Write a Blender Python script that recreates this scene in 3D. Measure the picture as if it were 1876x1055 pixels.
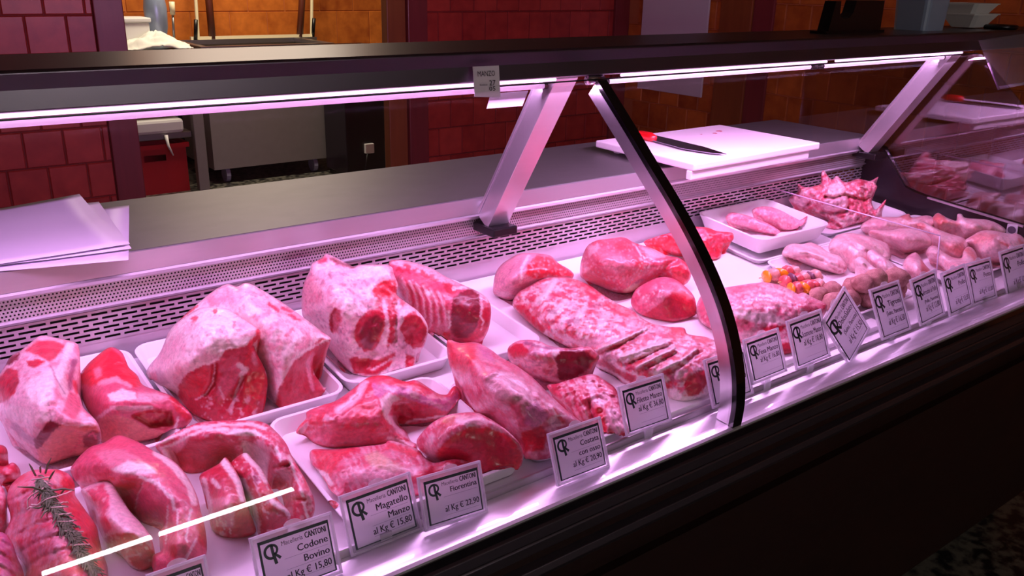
import bpy, bmesh, math, random
import numpy as np
from mathutils import Vector, Matrix, noise as mnoise
from mathutils.geometry import delaunay_2d_cdt

for o in list(bpy.data.objects): bpy.data.objects.remove(o)
scene = bpy.context.scene
C = scene.collection
random.seed(4)
rng = np.random.default_rng(7)

# ---------------------------------------------------------------- camera
EYE = 1.42                                   # lens height above the shop floor
FPX, PCX, PCY = 1601.0, 938.0, 527.5         # focal length and centre in 1876x1055 pixels
def _axes():
    VX = np.array([3169.0 - PCX, 3.0 - PCY, FPX]); X = VX / np.linalg.norm(VX)
    p2 = np.array([VX[0] - 1000, VX[1] - 22.0, FPX])
    D = np.cross(p2, VX); D /= np.linalg.norm(D)
    if D[1] < 0: D = -D
    Z = -D; Y = np.cross(Z, X)
    return X, Y, Z
AX, AY, AZ = _axes()
cam_d = bpy.data.cameras.new('camera'); cam = bpy.data.objects.new('camera', cam_d); C.objects.link(cam)
cam_d.sensor_width = 36; cam_d.lens = 36 * FPX / 1876; cam_d.clip_start = .02
_r = Vector((AX[0], AY[0], AZ[0])); _u = -Vector((AX[1], AY[1], AZ[1])); _b = -Vector((AX[2], AY[2], AZ[2]))
cam.matrix_world = Matrix(((_r.x, _u.x, _b.x, 0), (_r.y, _u.y, _b.y, 0), (_r.z, _u.z, _b.z, EYE), (0, 0, 0, 1)))
scene.camera = cam

# ---------------------------------------------------------------- world, exposure, lamps of the shop
w = bpy.data.worlds.new('world'); scene.world = w; w.use_nodes = True
w.node_tree.nodes['Background'].inputs[0].default_value = (.55, .5, .6, 1)
w.node_tree.nodes['Background'].inputs[1].default_value = 0.0
scene.view_settings.view_transform = 'Standard'; scene.view_settings.look = 'None'
scene.view_settings.exposure = 0.0; scene.view_settings.gamma = 1.0
scene.view_settings.use_curve_mapping = False

LAMP = (1.0, .52, 1.10)                       # pink butcher's lamp
def area(name, loc, rot, sx, sy, power, col, spread=math.pi):
    l = bpy.data.lights.new(name, 'AREA'); l.shape = 'RECTANGLE'; l.size = sx; l.size_y = sy
    l.energy = power; l.color = col; l.spread = spread
    o = bpy.data.objects.new(name, l); C.objects.link(o); o.location = loc; o.rotation_euler = rot
    return o
# pink tubes under the canopy of the counter
LZ = EYE - .174
LT = math.radians(-26)                       # the tubes lean a little towards the customer
area('case_lamp_light', (.34, 1.19, LZ - .014), (LT, 0, 0), 1.44, .02, 5.7, LAMP)
area('case_lamp_light', (1.455, 1.19, LZ - .014), (LT, 0, 0), .64, .02, 3.9, LAMP)
area('case_lamp_light', (2.10, 1.19, LZ - .014), (LT, 0, 0), .58, .02, 2.0, LAMP)
# the same tubes also shine out under the canopy, towards the tiled wall behind the staff
area('case_lamp_light', (.34, 1.222, LZ - .010), (math.radians(90), 0, 0), 1.44, .02, 6.5, LAMP)
area('case_lamp_light', (1.455, 1.222, LZ - .010), (math.radians(90), 0, 0), .64, .02, 7.0, LAMP)
area('case_lamp_light', (2.10, 1.222, LZ - .010), (math.radians(90), 0, 0), .58, .02, 3.5, LAMP)
# the white ceiling lamp that lights the back room seen through the doorway
area('back_room_lamp_offscreen', (2.2, 5.6, 2.68), (0, 0, 0), 1.2, .3, 58.0, (1, .86, .66))

# ---------------------------------------------------------------- helpers
def ray(x, y):
    d = np.array([x - PCX, y - PCY, FPX]); return np.array([d @ AX, d @ AY, d @ AZ])
def rays(xy):
    d = np.column_stack([xy[:, 0] - PCX, xy[:, 1] - PCY, np.full(len(xy), FPX)])
    return np.column_stack([d @ AX, d @ AY, d @ AZ])
def at_x(p, x): r = ray(*p); r = r * x / r[0]; r[2] += EYE; return r
def at_y(p, y): r = ray(*p); r = r * y / r[1]; r[2] += EYE; return r
def at_z(p, z): r = ray(*p); r = r * (z - EYE) / r[2]; r[2] += EYE; return r
DT = math.tan(math.radians(6)); DZ0 = EYE - .672; DY0 = .84
def deck_z(y): return DZ0 + (y - DY0) * DT
def on_deck(p, h=0.0):
    r = ray(*p); s = (DZ0 - EYE + h - DY0 * DT) / (r[2] - r[1] * DT); r = r * s; r[2] += EYE; return r

def srgb(c):
    c = np.asarray(c, float) / 255.0
    return tuple(np.where(c <= .04045, c / 12.92, ((c + .055) / 1.055) ** 2.4))
MATS = {}
def mat(name, col, rough=.5, metal=0.0, nscale=0, namt=0.0, bump=0.0, bscale=60, spec=.5, coat=0.0, stretch=None, emit=None, estr=0.0, lin=False):
    if name in MATS: return MATS[name]
    m = bpy.data.materials.new(name); m.use_nodes = True; nt = m.node_tree; b = nt.nodes['Principled BSDF']
    c = tuple(col) if lin else srgb(col)
    b.inputs['Base Color'].default_value = (*c, 1); b.inputs['Roughness'].default_value = rough
    b.inputs['Metallic'].default_value = metal; b.inputs['Specular IOR Level'].default_value = spec
    b.inputs['Coat Weight'].default_value = coat; b.inputs['Coat Roughness'].default_value = .08
    if emit:
        b.inputs['Emission Color'].default_value = (*emit, 1); b.inputs['Emission Strength'].default_value = estr
    if namt or bump:
        tc = nt.nodes.new('ShaderNodeTexCoord'); mp = nt.nodes.new('ShaderNodeMapping')
        nt.links.new(tc.outputs['Object'], mp.inputs[0])
        if stretch: mp.inputs['Scale'].default_value = stretch
    if namt:
        n = nt.nodes.new('ShaderNodeTexNoise'); n.inputs['Scale'].default_value = nscale; n.inputs['Detail'].default_value = 5
        nt.links.new(mp.outputs[0], n.inputs['Vector'])
        mx = nt.nodes.new('ShaderNodeMix'); mx.data_type = 'RGBA'
        mx.inputs['A'].default_value = (*[v * (1 - namt) for v in c], 1); mx.inputs['B'].default_value = (*[min(1, v * (1 + namt)) for v in c], 1)
        nt.links.new(n.outputs['Fac'], mx.inputs['Factor']); nt.links.new(mx.outputs['Result'], b.inputs['Base Color'])
    if bump:
        n = nt.nodes.new('ShaderNodeTexNoise'); n.inputs['Scale'].default_value = bscale; n.inputs['Detail'].default_value = 4
        nt.links.new(mp.outputs[0], n.inputs['Vector'])
        bp = nt.nodes.new('ShaderNodeBump'); bp.inputs['Strength'].default_value = bump; bp.inputs['Distance'].default_value = .002
        nt.links.new(n.outputs['Fac'], bp.inputs['Height']); nt.links.new(bp.outputs[0], b.inputs['Normal'])
    MATS[name] = m; return m
def glass_mat(name, tint=(1, 1, 1), refl=1.0, rough=0.0, ior=1.5, base=0.0):
    if name in MATS: return MATS[name]
    m = bpy.data.materials.new(name); m.use_nodes = True; nt = m.node_tree; nt.nodes.clear()
    out = nt.nodes.new('ShaderNodeOutputMaterial'); mix = nt.nodes.new('ShaderNodeMixShader')
    tr = nt.nodes.new('ShaderNodeBsdfTransparent'); tr.inputs[0].default_value = (*tint, 1)
    gl = nt.nodes.new('ShaderNodeBsdfGlossy'); gl.inputs['Roughness'].default_value = rough
    lw = nt.nodes.new('ShaderNodeLayerWeight'); lw.inputs['Blend'].default_value = .5
    pw = nt.nodes.new('ShaderNodeMath'); pw.operation = 'POWER'; pw.inputs[1].default_value = 5.0
    mt = nt.nodes.new('ShaderNodeMath'); mt.operation = 'MULTIPLY_ADD'; mt.inputs[1].default_value = .96 * refl; mt.inputs[2].default_value = .04 * refl + base
    nt.links.new(lw.outputs['Facing'], pw.inputs[0]); nt.links.new(pw.outputs[0], mt.inputs[0]); nt.links.new(mt.outputs[0], mix.inputs[0])
    nt.links.new(tr.outputs[0], mix.inputs[1]); nt.links.new(gl.outputs[0], mix.inputs[2]); nt.links.new(mix.outputs[0], out.inputs[0])
    MATS[name] = m; return m

def tag(o, label=None, cat=None, group=None, kind=None):
    if label: o['label'] = label
    if cat: o['category'] = cat
    if group: o['group'] = group
    if kind: o['kind'] = kind
    return o
def empty(name, loc, label=None, cat=None, group=None, kind=None):
    o = bpy.data.objects.new(name, None); C.objects.link(o); o.location = loc; o.empty_display_size = .02
    return tag(o, label, cat, group, kind)
def world_loc(p):
    l = Vector(p.location)
    while p.parent: p = p.parent; l += p.location
    return l
def mk(name, verts, faces, m, parent=None, origin=None, smooth=False):
    """one mesh object from world-space vertices"""
    v = np.asarray(verts, float)
    if origin is None:
        origin = ((v[:, 0].min() + v[:, 0].max()) / 2, (v[:, 1].min() + v[:, 1].max()) / 2, v[:, 2].min())
    o3 = np.asarray(origin, float)
    me = bpy.data.meshes.new(name); me.from_pydata((v - o3).tolist(), [], [tuple(int(i) for i in f) for f in faces]); me.update()
    if smooth: me.polygons.foreach_set('use_smooth', [True] * len(me.polygons))
    if m: me.materials.append(m)
    o = bpy.data.objects.new(name, me); C.objects.link(o)
    o.location = o3 - np.array(world_loc(parent)) if parent else o3
    if parent: o.parent = parent
    return o
def joinparts(parts):
    V, F = [], []
    for v, f in parts:
        k = len(V); V.extend(list(map(tuple, v))); F.extend([tuple(i + k for i in g) for g in f])
    return V, F
def boxg(x0, x1, y0, y1, z0, z1):
    v = [(x0, y0, z0), (x1, y0, z0), (x1, y1, z0), (x0, y1, z0), (x0, y0, z1), (x1, y0, z1), (x1, y1, z1), (x0, y1, z1)]
    return v, [(0, 3, 2, 1), (4, 5, 6, 7), (0, 1, 5, 4), (1, 2, 6, 5), (2, 3, 7, 6), (3, 0, 4, 7)]
def bbox_bevel(o, wd=.002, seg=2):
    md = o.modifiers.new('bevel', 'BEVEL'); md.width = wd; md.segments = seg; md.limit_method = 'ANGLE'; md.angle_limit = math.radians(35)
    return o
def box(name, x0, x1, y0, y1, z0, z1, m, parent=None, bevel=0.0):
    v, f = boxg(x0, x1, y0, y1, z0, z1); o = mk(name, v, f, m, parent)
    if bevel: bbox_bevel(o, bevel)
    return o
def extrude_x(name, prof, x0, x1, m, parent=None, closed=True, smooth=False, bevel=0):
    """profile in (y, z) swept along x"""
    n = len(prof); v = [(x0, y, z) for y, z in prof] + [(x1, y, z) for y, z in prof]
    f = [(i, (i + 1) % n, (i + 1) % n + n, i + n) for i in range(n if closed else n - 1)]
    if closed: f += [tuple(range(n - 1, -1, -1)), tuple(range(n, 2 * n))]
    o = mk(name, v, f, m, parent, smooth=smooth)
    if bevel: bbox_bevel(o, bevel)
    return o
def tubeg(pts, r, n=10, caps=True):
    pts = [np.asarray(p, float) for p in pts]; V = []; F = []; m = len(pts)
    rr = r if hasattr(r, '__len__') else [r] * m
    ref = np.array([.31, .27, .91])
    for i, p in enumerate(pts):
        t = pts[min(i + 1, m - 1)] - pts[max(i - 1, 0)]; t = t / (np.linalg.norm(t) + 1e-12)
        a = np.cross(t, ref); a /= np.linalg.norm(a) + 1e-12; b = np.cross(t, a)
        for k in range(n):
            q = 2 * math.pi * k / n; V.append(p + rr[i] * (math.cos(q) * a + math.sin(q) * b))
    for i in range(m - 1):
        for k in range(n):
            F.append((i * n + k, i * n + (k + 1) % n, (i + 1) * n + (k + 1) % n, (i + 1) * n + k))
    if caps: F += [tuple(range(n - 1, -1, -1)), tuple(range((m - 1) * n, m * n))]
    return V, F
def tube(name, pts, r, m, parent=None, n=10):
    v, f = tubeg(pts, r, n); return mk(name, v, f, m, parent, smooth=True)
def latheg(prof, c, n=24):
    V = []; F = []; m = len(prof)
    for r, z in prof:
        for k in range(n):
            q = 2 * math.pi * k / n; V.append((c[0] + r * math.cos(q), c[1] + r * math.sin(q), c[2] + z))
    for i in range(m - 1):
        for k in range(n):
            F.append((i * n + k, i * n + (k + 1) % n, (i + 1) * n + (k + 1) % n, (i + 1) * n + k))
    F += [tuple(range(n - 1, -1, -1)), tuple(range((m - 1) * n, m * n))]
    return V, F
# ---------------------------------------------------------------- materials
M_steel = mat('brushed_steel', (176, 172, 168), .33, 1.0, 40, .10, stretch=(.4, 9, 9))
M_top = mat('worktop_steel', (128, 127, 124), .48, .85, 18, .12, stretch=(1, 1.6, 1))
M_canopy = mat('canopy_anodised', (112, 104, 114), .34, .9, 6, .06)
M_white_metal = mat('white_enamel', (238, 236, 238), .22, 0, 14, .03, coat=.3)
M_rail = mat('satin_aluminium', (205, 200, 205), .34, .8, 30, .05, stretch=(.3, 4, 4))
M_ledge = mat('polished_ledge', (248, 244, 248), .34, .75, 30, .02, stretch=(.2, 4, 4))
M_case_liner = mat('liner_steel', (205, 198, 205), .40, .7, 25, .06, stretch=(.3, 3, 3))
M_dark = mat('black_plastic', (10, 9, 12), .35)
M_black_gloss = mat('black_gasket', (6, 5, 9), .12, coat=.4)
M_chrome = mat('polished_chrome', (225, 220, 226), .22, 1.0)
M_duct = mat('duct_grey', (74, 70, 74), .7)
M_wood_dark = mat('dark_stained_wood', (34, 12, 8), .45, 0, 8, .35, .2, 30, stretch=(.6, 6, 6))
M_endpanel = mat('black_end_wall', (26, 20, 28), .30)
M_glass = glass_mat('clear_glass', (.985, .975, .985), .85)
M_endglass = glass_mat('end_glass', (.86, .82, .86), 2.0, base=.09)
M_acrylic = glass_mat('clear_acrylic', (.985, .975, .985), 1.0)
M_acr_edge = mat('acrylic_edge', (245, 215, 245), .2, emit=None)

# ---------------------------------------------------------------- the refrigerated counter
XL, XR = -.42, 2.42
case = empty('display_counter', (1.0, 1.25, 0), 'long refrigerated glass counter with steel worktop, canopy and pink lamps', 'counter')
E0 = EYE
# base cabinet with its front strips
cab = box('cabinet', XL, XR, .80, 1.74, .10, E0 - .76, M_wood_dark, case)
box('plinth', XL, XR, .86, 1.70, 0, .10, M_dark, case)
box('front_panel', XL, XR, .776, .80, .16, E0 - .843, M_wood_dark, cab)
extrude_x('front_rail', [(.774, E0 - .700), (.768, E0 - .703), (.768, E0 - .720), (.774, E0 - .723), (.80, E0 - .723), (.80, E0 - .700)], XL, XR, M_canopy, case, bevel=.001)
extrude_x('front_rail', [(.772, E0 - .7245), (.770, E0 - .727), (.772, E0 - .744), (.777, E0 - .748), (.80, E0 - .748), (.80, E0 - .7245)], XL, XR, M_canopy, case, bevel=.001)
box('wood_strip', XL, XR, .779, .80, E0 - .762, E0 - .748, M_wood_dark, case)
extrude_x('bumper_rail', [(.778, E0 - .762), (.766, E0 - .765), (.764, E0 - .776), (.770, E0 - .787), (.80, E0 - .787), (.80, E0 - .762)], XL, XR, M_canopy, case, bevel=.001)
box('recessed_strip', XL, XR, .792, .80, E0 - .843, E0 - .787, M_wood_dark, case)
box('gasket', XL, XR, .772, .80, E0 - .700, E0 - .6865, M_black_gloss, case)
# ledge the front glass stands on, and the tray rail
extrude_x('front_ledge', [(.774, E0 - .6865), (.774, E0 - .683), (.779, E0 - .681), (.836, E0 - .681), (.836, E0 - .72), (.80, E0 - .72), (.80, E0 - .6865)], XL, XR, M_ledge, case)
extrude_x('deck_rail', [(.8365, E0 - .70), (.8365, E0 - .671), (.8375, E0 - .6695), (.8405, E0 - .6695), (.8415, E0 - .671), (.8415, E0 - .70)], XL, XR, M_rail, case)
deck = extrude_x('deck', [(.842, deck_z(.842) - .006), (1.445, deck_z(1.445) - .006), (1.445, deck_z(1.445) - .03), (.842, deck_z(.842) - .03)], XL, XR, M_white_metal, case)
# slotted liner, perforated air outlet, worktop
def slotted(name, x0, x1, y, z0, z1, m, parent, rows=6, pitch=.030, slot=.024):
    V, F = [], []; hz = (z1 - z0) / (rows * 2 + 1)
    for r in range(rows * 2 + 1):
        za, zb = z0 + r * hz * 1.0, z0 + (r + 1) * hz
        if r % 2 == 0:
            k = len(V); V += [(x0, y, za), (x1, y, za), (x1, y, zb), (x0, y, zb)]; F.append((k, k + 1, k + 2, k + 3))
        else:
            off = (r // 2) % 2 * pitch / 2; x = x0 + off
            xs = [(x0, x0 + off + .003)] if off else [(x0, x0 + .003)]
            while x < x1:
                xs.append((x + slot, min(x + pitch, x1))); x += pitch
            for a, b in xs:
                if b > a:
                    k = len(V); V += [(a, y, za), (b, y, za), (b, y, zb), (a, y, zb)]; F.append((k, k + 1, k + 2, k + 3))
    o = mk(name, V, F, m, parent); s = o.modifiers.new('solid', 'SOLIDIFY'); s.thickness = .0015; s.offset = 1
    return o
slotted('slotted_panel', XL, XR, 1.436, E0 - .573, E0 - .519, M_case_liner, case)
box('liner', XL, XR, 1.436, 1.44, E0 - .64, E0 - .573, M_case_liner, case)
box('duct', XL, XR, 1.56, 1.57, E0 - .64, E0 - .461, M_duct, case)
box('duct_floor', XL, XR, 1.44, 1.56, E0 - .64, E0 - .634, M_duct, case)
extrude_x('liner_fold', [(1.428, E0 - .5085), (1.424, E0 - .511), (1.436, E0 - .519), (1.438, E0 - .509)], XL, XR, M_case_liner, case)
def perforated(name, x0, x1, prof0, prof1, rows, pitch, m, parent):
    V, F = [], []; nx = int((x1 - x0) / pitch)
    for r in range(rows):
        for c in range(nx):
            xa = x0 + c * pitch + (pitch / 2 if r % 2 else 0); xc = xa + pitch / 2
            k = len(V)
            for q in range(8):
                a = math.radians(45 * q); sx, sy = math.cos(a), math.sin(a); mx_ = max(abs(sx), abs(sy))
                for rad in (1 / mx_, .56):
                    u = xc + sx * rad * pitch / 2; t = (r + .5 + sy * rad / 2) / rows
                    V.append((u, prof0[0] + (prof1[0] - prof0[0]) * t, prof0[1] + (prof1[1] - prof0[1]) * t))
            for q in range(8):
                a, b = k + 2 * q, k + 2 * ((q + 1) % 8); F.append((a, b, b + 1, a + 1))
    return mk(name, V, F, m, parent)
perforated('perforated_panel', .02, XR, (1.428, E0 - .5085), (1.430, E0 - .469), 7, .0056, M_case_liner, case)
top = extrude_x('worktop', [(1.42, E0 - .427), (1.422, E0 - .426), (1.765, E0 - .426), (1.765, E0 - .461), (1.42, E0 - .461)], XL, XR, M_top, case)
extrude_x('worktop_fascia', [(1.4165, E0 - .4275), (1.4195, E0 - .4265), (1.4195, E0 - .460), (1.4165, E0 - .460)], XL, XR, M_rail, case)
extrude_x('worktop_bead', [(1.411, E0 - .463), (1.416, E0 - .4605), (1.43, E0 - .4605), (1.43, E0 - .469), (1.414, E0 - .469)], XL, XR, M_rail, case)
box('service_back', XL, XR, 1.70, 1.74, .12, E0 - .461, M_steel, case)
# canopy
can = extrude_x('canopy', [(1.158, E0 - .114), (1.152, E0 - .117), (1.160, E0 - .137), (1.160, E0 - .1615), (1.170, E0 - .1638), (1.178, E0 - .165), (1.186, E0 - .160), (1.24, E0 - .155), (1.36, E0 - .140), (1.370, E0 - .132), (1.370, E0 - .116), (1.366, E0 - .114)], XL, 2.86, M_canopy, case)
bbox_bevel(can, .0015)
box('end_cap', 2.86, 2.87, 1.165, 1.36, E0 - .158, E0 - .118, M_dark, can)
# lamp tubes
def emitter(name, col, s):
    return mat(name, (255, 255, 255), .4, emit=col, estr=s)
E_up = emitter('lamp_glow', (1.0, .60, 1.0), 1.7)
E_dim = emitter('lamp_cover_glow', (.72, .30, .80), .62)
E_lo = emitter('lamp_glow_bright', (1.0, .56, 1.0), 1.25)
for x0, x1, e in ((XL, 1.00, E_dim), (1.13, 1.775, E_lo), (1.80, 2.36, E_lo)):
    l = tube('lamp_tube', [(x0, 1.212, E0 - .1822), (x1, 1.212, E0 - .1822)], .0048, e, case, 12)
    for q in (x0, x1):
        tube('lamp_socket', [(q - .012, 1.212, E0 - .1822), (q + .012, 1.212, E0 - .1822)], .006, M_dark, l, 12)
for x0, x1 in ((XL, .985), (1.14, 1.77), (1.805, 2.37)):
    tube('lamp_strip', [(x0, 1.1755, E0 - .1673), (x1, 1.1755, E0 - .1673)], .0028, E_up, case, 10)
box('glass_top_trim', XL, 2.40, 1.147, 1.151, E0 - .1692, E0 - .1672, M_dark, case)
box('lamp_channel', XL, 2.39, 1.183, 1.232, E0 - .166, E0 - .160, M_white_metal, case)
# front glass: the curve of the pane in (y, z)
GP = [(.781, -.681), (.779, -.642), (.785, -.596), (.798, -.553), (.818, -.508), (.847, -.462), (.890, -.409), (.944, -.353), (1.006, -.296), (1.070, -.237), (1.143, -.172)]
def catmull(P, n=6, closed=False):
    P = [np.asarray(p, float) for p in P]; m = len(P); out = []
    for i in range(m if closed else m - 1):
        if closed: a, b, c, d = P[i - 1], P[i], P[(i + 1) % m], P[(i + 2) % m]
        else: a, b, c, d = P[max(i - 1, 0)], P[i], P[i + 1], P[min(i + 2, m - 1)]
        for k in range(n):
            t = k / n; out.append(.5 * ((2 * b) + (c - a) * t + (2 * a - 5 * b + 4 * c - d) * t * t + (3 * b - a - 3 * c + d) * t ** 3))
    if not closed: out.append(P[-1])
    return out
GPs = [(p[0] + .006, p[1] + E0) for p in catmull(GP, 5)]
GPs[0] = (GPs[0][0], E0 - .6805)
def pane(name, x0, x1):
    n = len(GPs); nr = []
    for i in range(n):
        a, b = GPs[max(i - 1, 0)], GPs[min(i + 1, n - 1)]; dy, dz = b[0] - a[0], b[1] - a[1]; l = math.hypot(dy, dz); nr.append((dz / l, -dy / l))
    inner = [(GPs[i][0] + nr[i][0] * .005, GPs[i][1] + nr[i][1] * .005) for i in range(n)]
    prof = GPs + inner[::-1]
    v = [(x0, *p) for p in prof] + [(x1, *p) for p in prof]; N = len(prof)
    f = [(i, (i + 1) % N, (i + 1) % N + N, i + N) for i in range(N)]
    f += [(i, N - 1 - i, N - 2 - i, i + 1) for i in range(n - 1)] + [(N + i, N + i + 1, 2 * N - 2 - i, 2 * N - 1 - i) for i in range(n - 1)]
    return mk(name, v, f, M_glass, case, smooth=False)
pane('front_glass', XL, 1.048); pane('front_glass', 1.072, XR - .004)
# curved upright between the panes: black outer gasket on a polished bar
def strut_strip(name, off0, off1, x0, x1, m, parent):
    P = catmull(GP, 5); P = [(p[0], p[1] + E0) for p in P]; n = len(P); V = []
    for i in range(n):
        a, b = P[max(i - 1, 0)], P[min(i + 1, n - 1)]; dy, dz = b[0] - a[0], b[1] - a[1]; l = math.hypot(dy, dz); ny, nz = dz / l, -dy / l
        for o_ in (off0, off1):
            for x in (x0, x1): V.append((x, P[i][0] + ny * o_, P[i][1] + nz * o_))
    F = []
    for i in range(n - 1):
        k, j = 4 * i, 4 * i + 4
        F += [(k, k + 1, j + 1, j), (k + 2, j + 2, j + 3, k + 3), (k, j, j + 2, k + 2), (k + 1, k + 3, j + 3, j + 1)]
    F += [(0, 2, 3, 1), (4 * n - 4, 4 * n - 3, 4 * n - 1, 4 * n - 2)]
    return mk(name, V, F, m, parent)
up = strut_strip('upright', .004, .030, 1.051, 1.069, M_chrome, case)
strut_strip('upright_gasket', -.005, .004, 1.049, 1.071, M_black_gloss, up)
tube('upright_pivot', [(1.048, 1.165, E0 - .171), (1.085, 1.165, E0 - .171)], .008, M_chrome, up, 14)
# slanted posts that carry the canopy
def post(x, yb, zb, yt, zt, wx=.050, wt=.046):
    d = Vector((0, yt - yb, zt - zb)).normalized(); nn = Vector((0, -d.z, d.y))
    if nn.y > 0: nn = -nn
    w2 = wx / 2; g = .0035; cs = [(-w2, 0), (w2, 0), (w2, 1), (-w2, 1), (-w2, .85), (-w2 + g, .85), (-w2 + g, .78), (-w2, .78)]; n = len(cs)   # with a groove cut into one side
    V = [(x + u, y - nn.y * wt * s, z - nn.z * wt * s) for (y, z) in ((yb, zb), (yt, zt)) for u, s in cs]
    F = [tuple(range(n - 1, -1, -1)), tuple(range(n, 2 * n))] + [(i, (i + 1) % n, (i + 1) % n + n, i + n) for i in range(n)]
    p = mk('canopy_post', V, F, M_rail, case); bbox_bevel(p, .0008, 2)
    b = box('post_foot', x - .03, x + .03, yb - .03, yb + .045, zb - .012, zb + .006, M_dark, p, .003)
    return p
post(1.02, 1.385, E0 - .485, 1.185, E0 - .168)
post(2.375, 1.385, E0 - .470, 1.185, E0 - .168)
# end wall of the case and the glass above it
endp = [(.80, -.70), (.80, -.655), (.952, -.595), (1.219, -.573), (1.262, -.566), (1.290, -.558), (1.384, -.456), (1.42, -.440), (1.46, -.440), (1.46, -.70)]
def plate_yz(name, prof, x0, x1, m, parent, rel=True):
    n = len(prof); z = E0 if rel else 0
    v = [(x0, p[0], p[1] + z) for p in prof] + [(x1, p[0], p[1] + z) for p in prof]
    f = [tuple(range(n)), tuple(range(2 * n - 1, n - 1, -1))] + [(i, i + n, (i + 1) % n + n, (i + 1) % n) for i in range(n)]
    return mk(name, v, f, m, parent)
plate_yz('end_wall', endp, 2.42, 2.45, M_endpanel, case)
gl = [(p[0] + .006, p[1]) for p in catmull(GP, 3)] + [(1.36, -.166), (1.68, -.166), (1.68, -.426)] + [(1.42, -.436), (1.384, -.450), (1.294, -.552), (1.262, -.560), (1.219, -.567), (.952, -.589), (.80, -.649)]
plate_yz('end_glass', gl[3:], 2.424, 2.430, M_endglass, case)
extrude_x('end_trim', [(.952, E0 - .597), (.952, E0 - .592), (1.219, E0 - .570), (1.219, E0 - .575)], 2.415, 2.4235, M_rail, case)
# clear acrylic divider between beef and poultry
def divider():
    A = [(1.978, 1.432, E0 - .531), (1.978, .951, E0 - .549), (1.978, .942, deck_z(.942) + .012), (1.978, 1.432, deck_z(1.432) + .0)]
    d = np.array(A[1]) - np.array(A[0]); nrm = np.cross(d, [0, 0, 1]); nrm /= np.linalg.norm(nrm); V = A + [tuple(np.array(p) + nrm * .003) for p in A]
    o = mk('acrylic_divider', V, [(0, 1, 2, 3), (7, 6, 5, 4), (0, 4, 5, 1), (1, 5, 6, 2), (2, 6, 7, 3), (3, 7, 4, 0)], M_acrylic)
    tag(o, 'clear acrylic sheet standing upright between turkey fillets and chicken pieces', 'divider')
    for a, b in ((0, 1), (1, 2)):
        tube('polished_edge', [np.array(A[a]) + nrm * .0015, np.array(A[b]) + nrm * .0015], .0016, M_acr_edge, o, 6)
divider()
# ---------------------------------------------------------------- the shop
M_floor = mat('dark_terrazzo', (92, 88, 80), .35, 0, 22, .85, .1, 90)
def terrazzo():
    nt = M_floor.node_tree; n = [q for q in nt.nodes if q.type == 'TEX_NOISE'][0]; mx = [q for q in nt.nodes if q.type == 'MIX'][0]
    n.inputs['Scale'].default_value = 34; mr = nt.nodes.new('ShaderNodeMapRange'); mr.inputs['From Min'].default_value = .42; mr.inputs['From Max'].default_value = .60
    mx.inputs['A'].default_value = (.012, .011, .012, 1); mx.inputs['B'].default_value = (.15, .14, .11, 1)
    nt.links.new(n.outputs['Fac'], mr.inputs['Value']); nt.links.new(mr.outputs['Result'], mx.inputs['Factor'])
terrazzo()
M_grout = mat('grout_red', (120, 42, 34), .8, 0, 20, .1)
M_grout_o = mat('grout_orange', (190, 110, 60), .8, 0, 20, .1)
def tile_mat(name, a, b):
    m = bpy.data.materials.new(name); m.use_nodes = True; nt = m.node_tree; bs = nt.nodes['Principled BSDF']
    oi = nt.nodes.new('ShaderNodeObjectInfo'); n = nt.nodes.new('ShaderNodeTexNoise'); n.inputs['Scale'].default_value = 14; n.inputs['Detail'].default_value = 6
    tc = nt.nodes.new('ShaderNodeTexCoord'); vm = nt.nodes.new('ShaderNodeVectorMath'); vm.operation = 'ADD'
    nt.links.new(tc.outputs['Object'], vm.inputs[0]); nt.links.new(oi.outputs['Location'], vm.inputs[1]); nt.links.new(vm.outputs[0], n.inputs['Vector'])
    ad = nt.nodes.new('ShaderNodeMath'); ad.operation = 'MULTIPLY_ADD'; ad.inputs[1].default_value = .45
    nt.links.new(oi.outputs['Random'], ad.inputs[0]); 
    sc = nt.nodes.new('ShaderNodeMath'); sc.operation = 'MULTIPLY_ADD'; sc.inputs[1].default_value = 1.3; sc.inputs[2].default_value = -.35
    nt.links.new(n.outputs['Fac'], sc.inputs[0]); nt.links.new(sc.outputs[0], ad.inputs[2])
    mx = nt.nodes.new('ShaderNodeMix'); mx.data_type = 'RGBA'; mx.inputs['A'].default_value = (*srgb(a), 1); mx.inputs['B'].default_value = (*srgb(b), 1)
    nt.links.new(ad.outputs[0], mx.inputs['Factor']); nt.links.new(mx.outputs['Result'], bs.inputs['Base Color'])
    bs.inputs['Roughness'].default_value = .38
    MATS[name] = m; return m
M_tile = tile_mat('terracotta_red_tile', (150, 38, 34), (208, 76, 58))
M_tile_o = tile_mat('terracotta_orange_tile', (150, 62, 16), (226, 128, 48))
M_jamb = mat('reddish_wood_trim', (134, 54, 52), .4, 0, 5, .25, stretch=(8, 8, .6))
M_jamb_o = mat('oak_trim', (150, 84, 40), .45, 0, 5, .3, stretch=(8, 8, .6))
M_plaster = mat('plaster', (150, 130, 110), .8)

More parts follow.
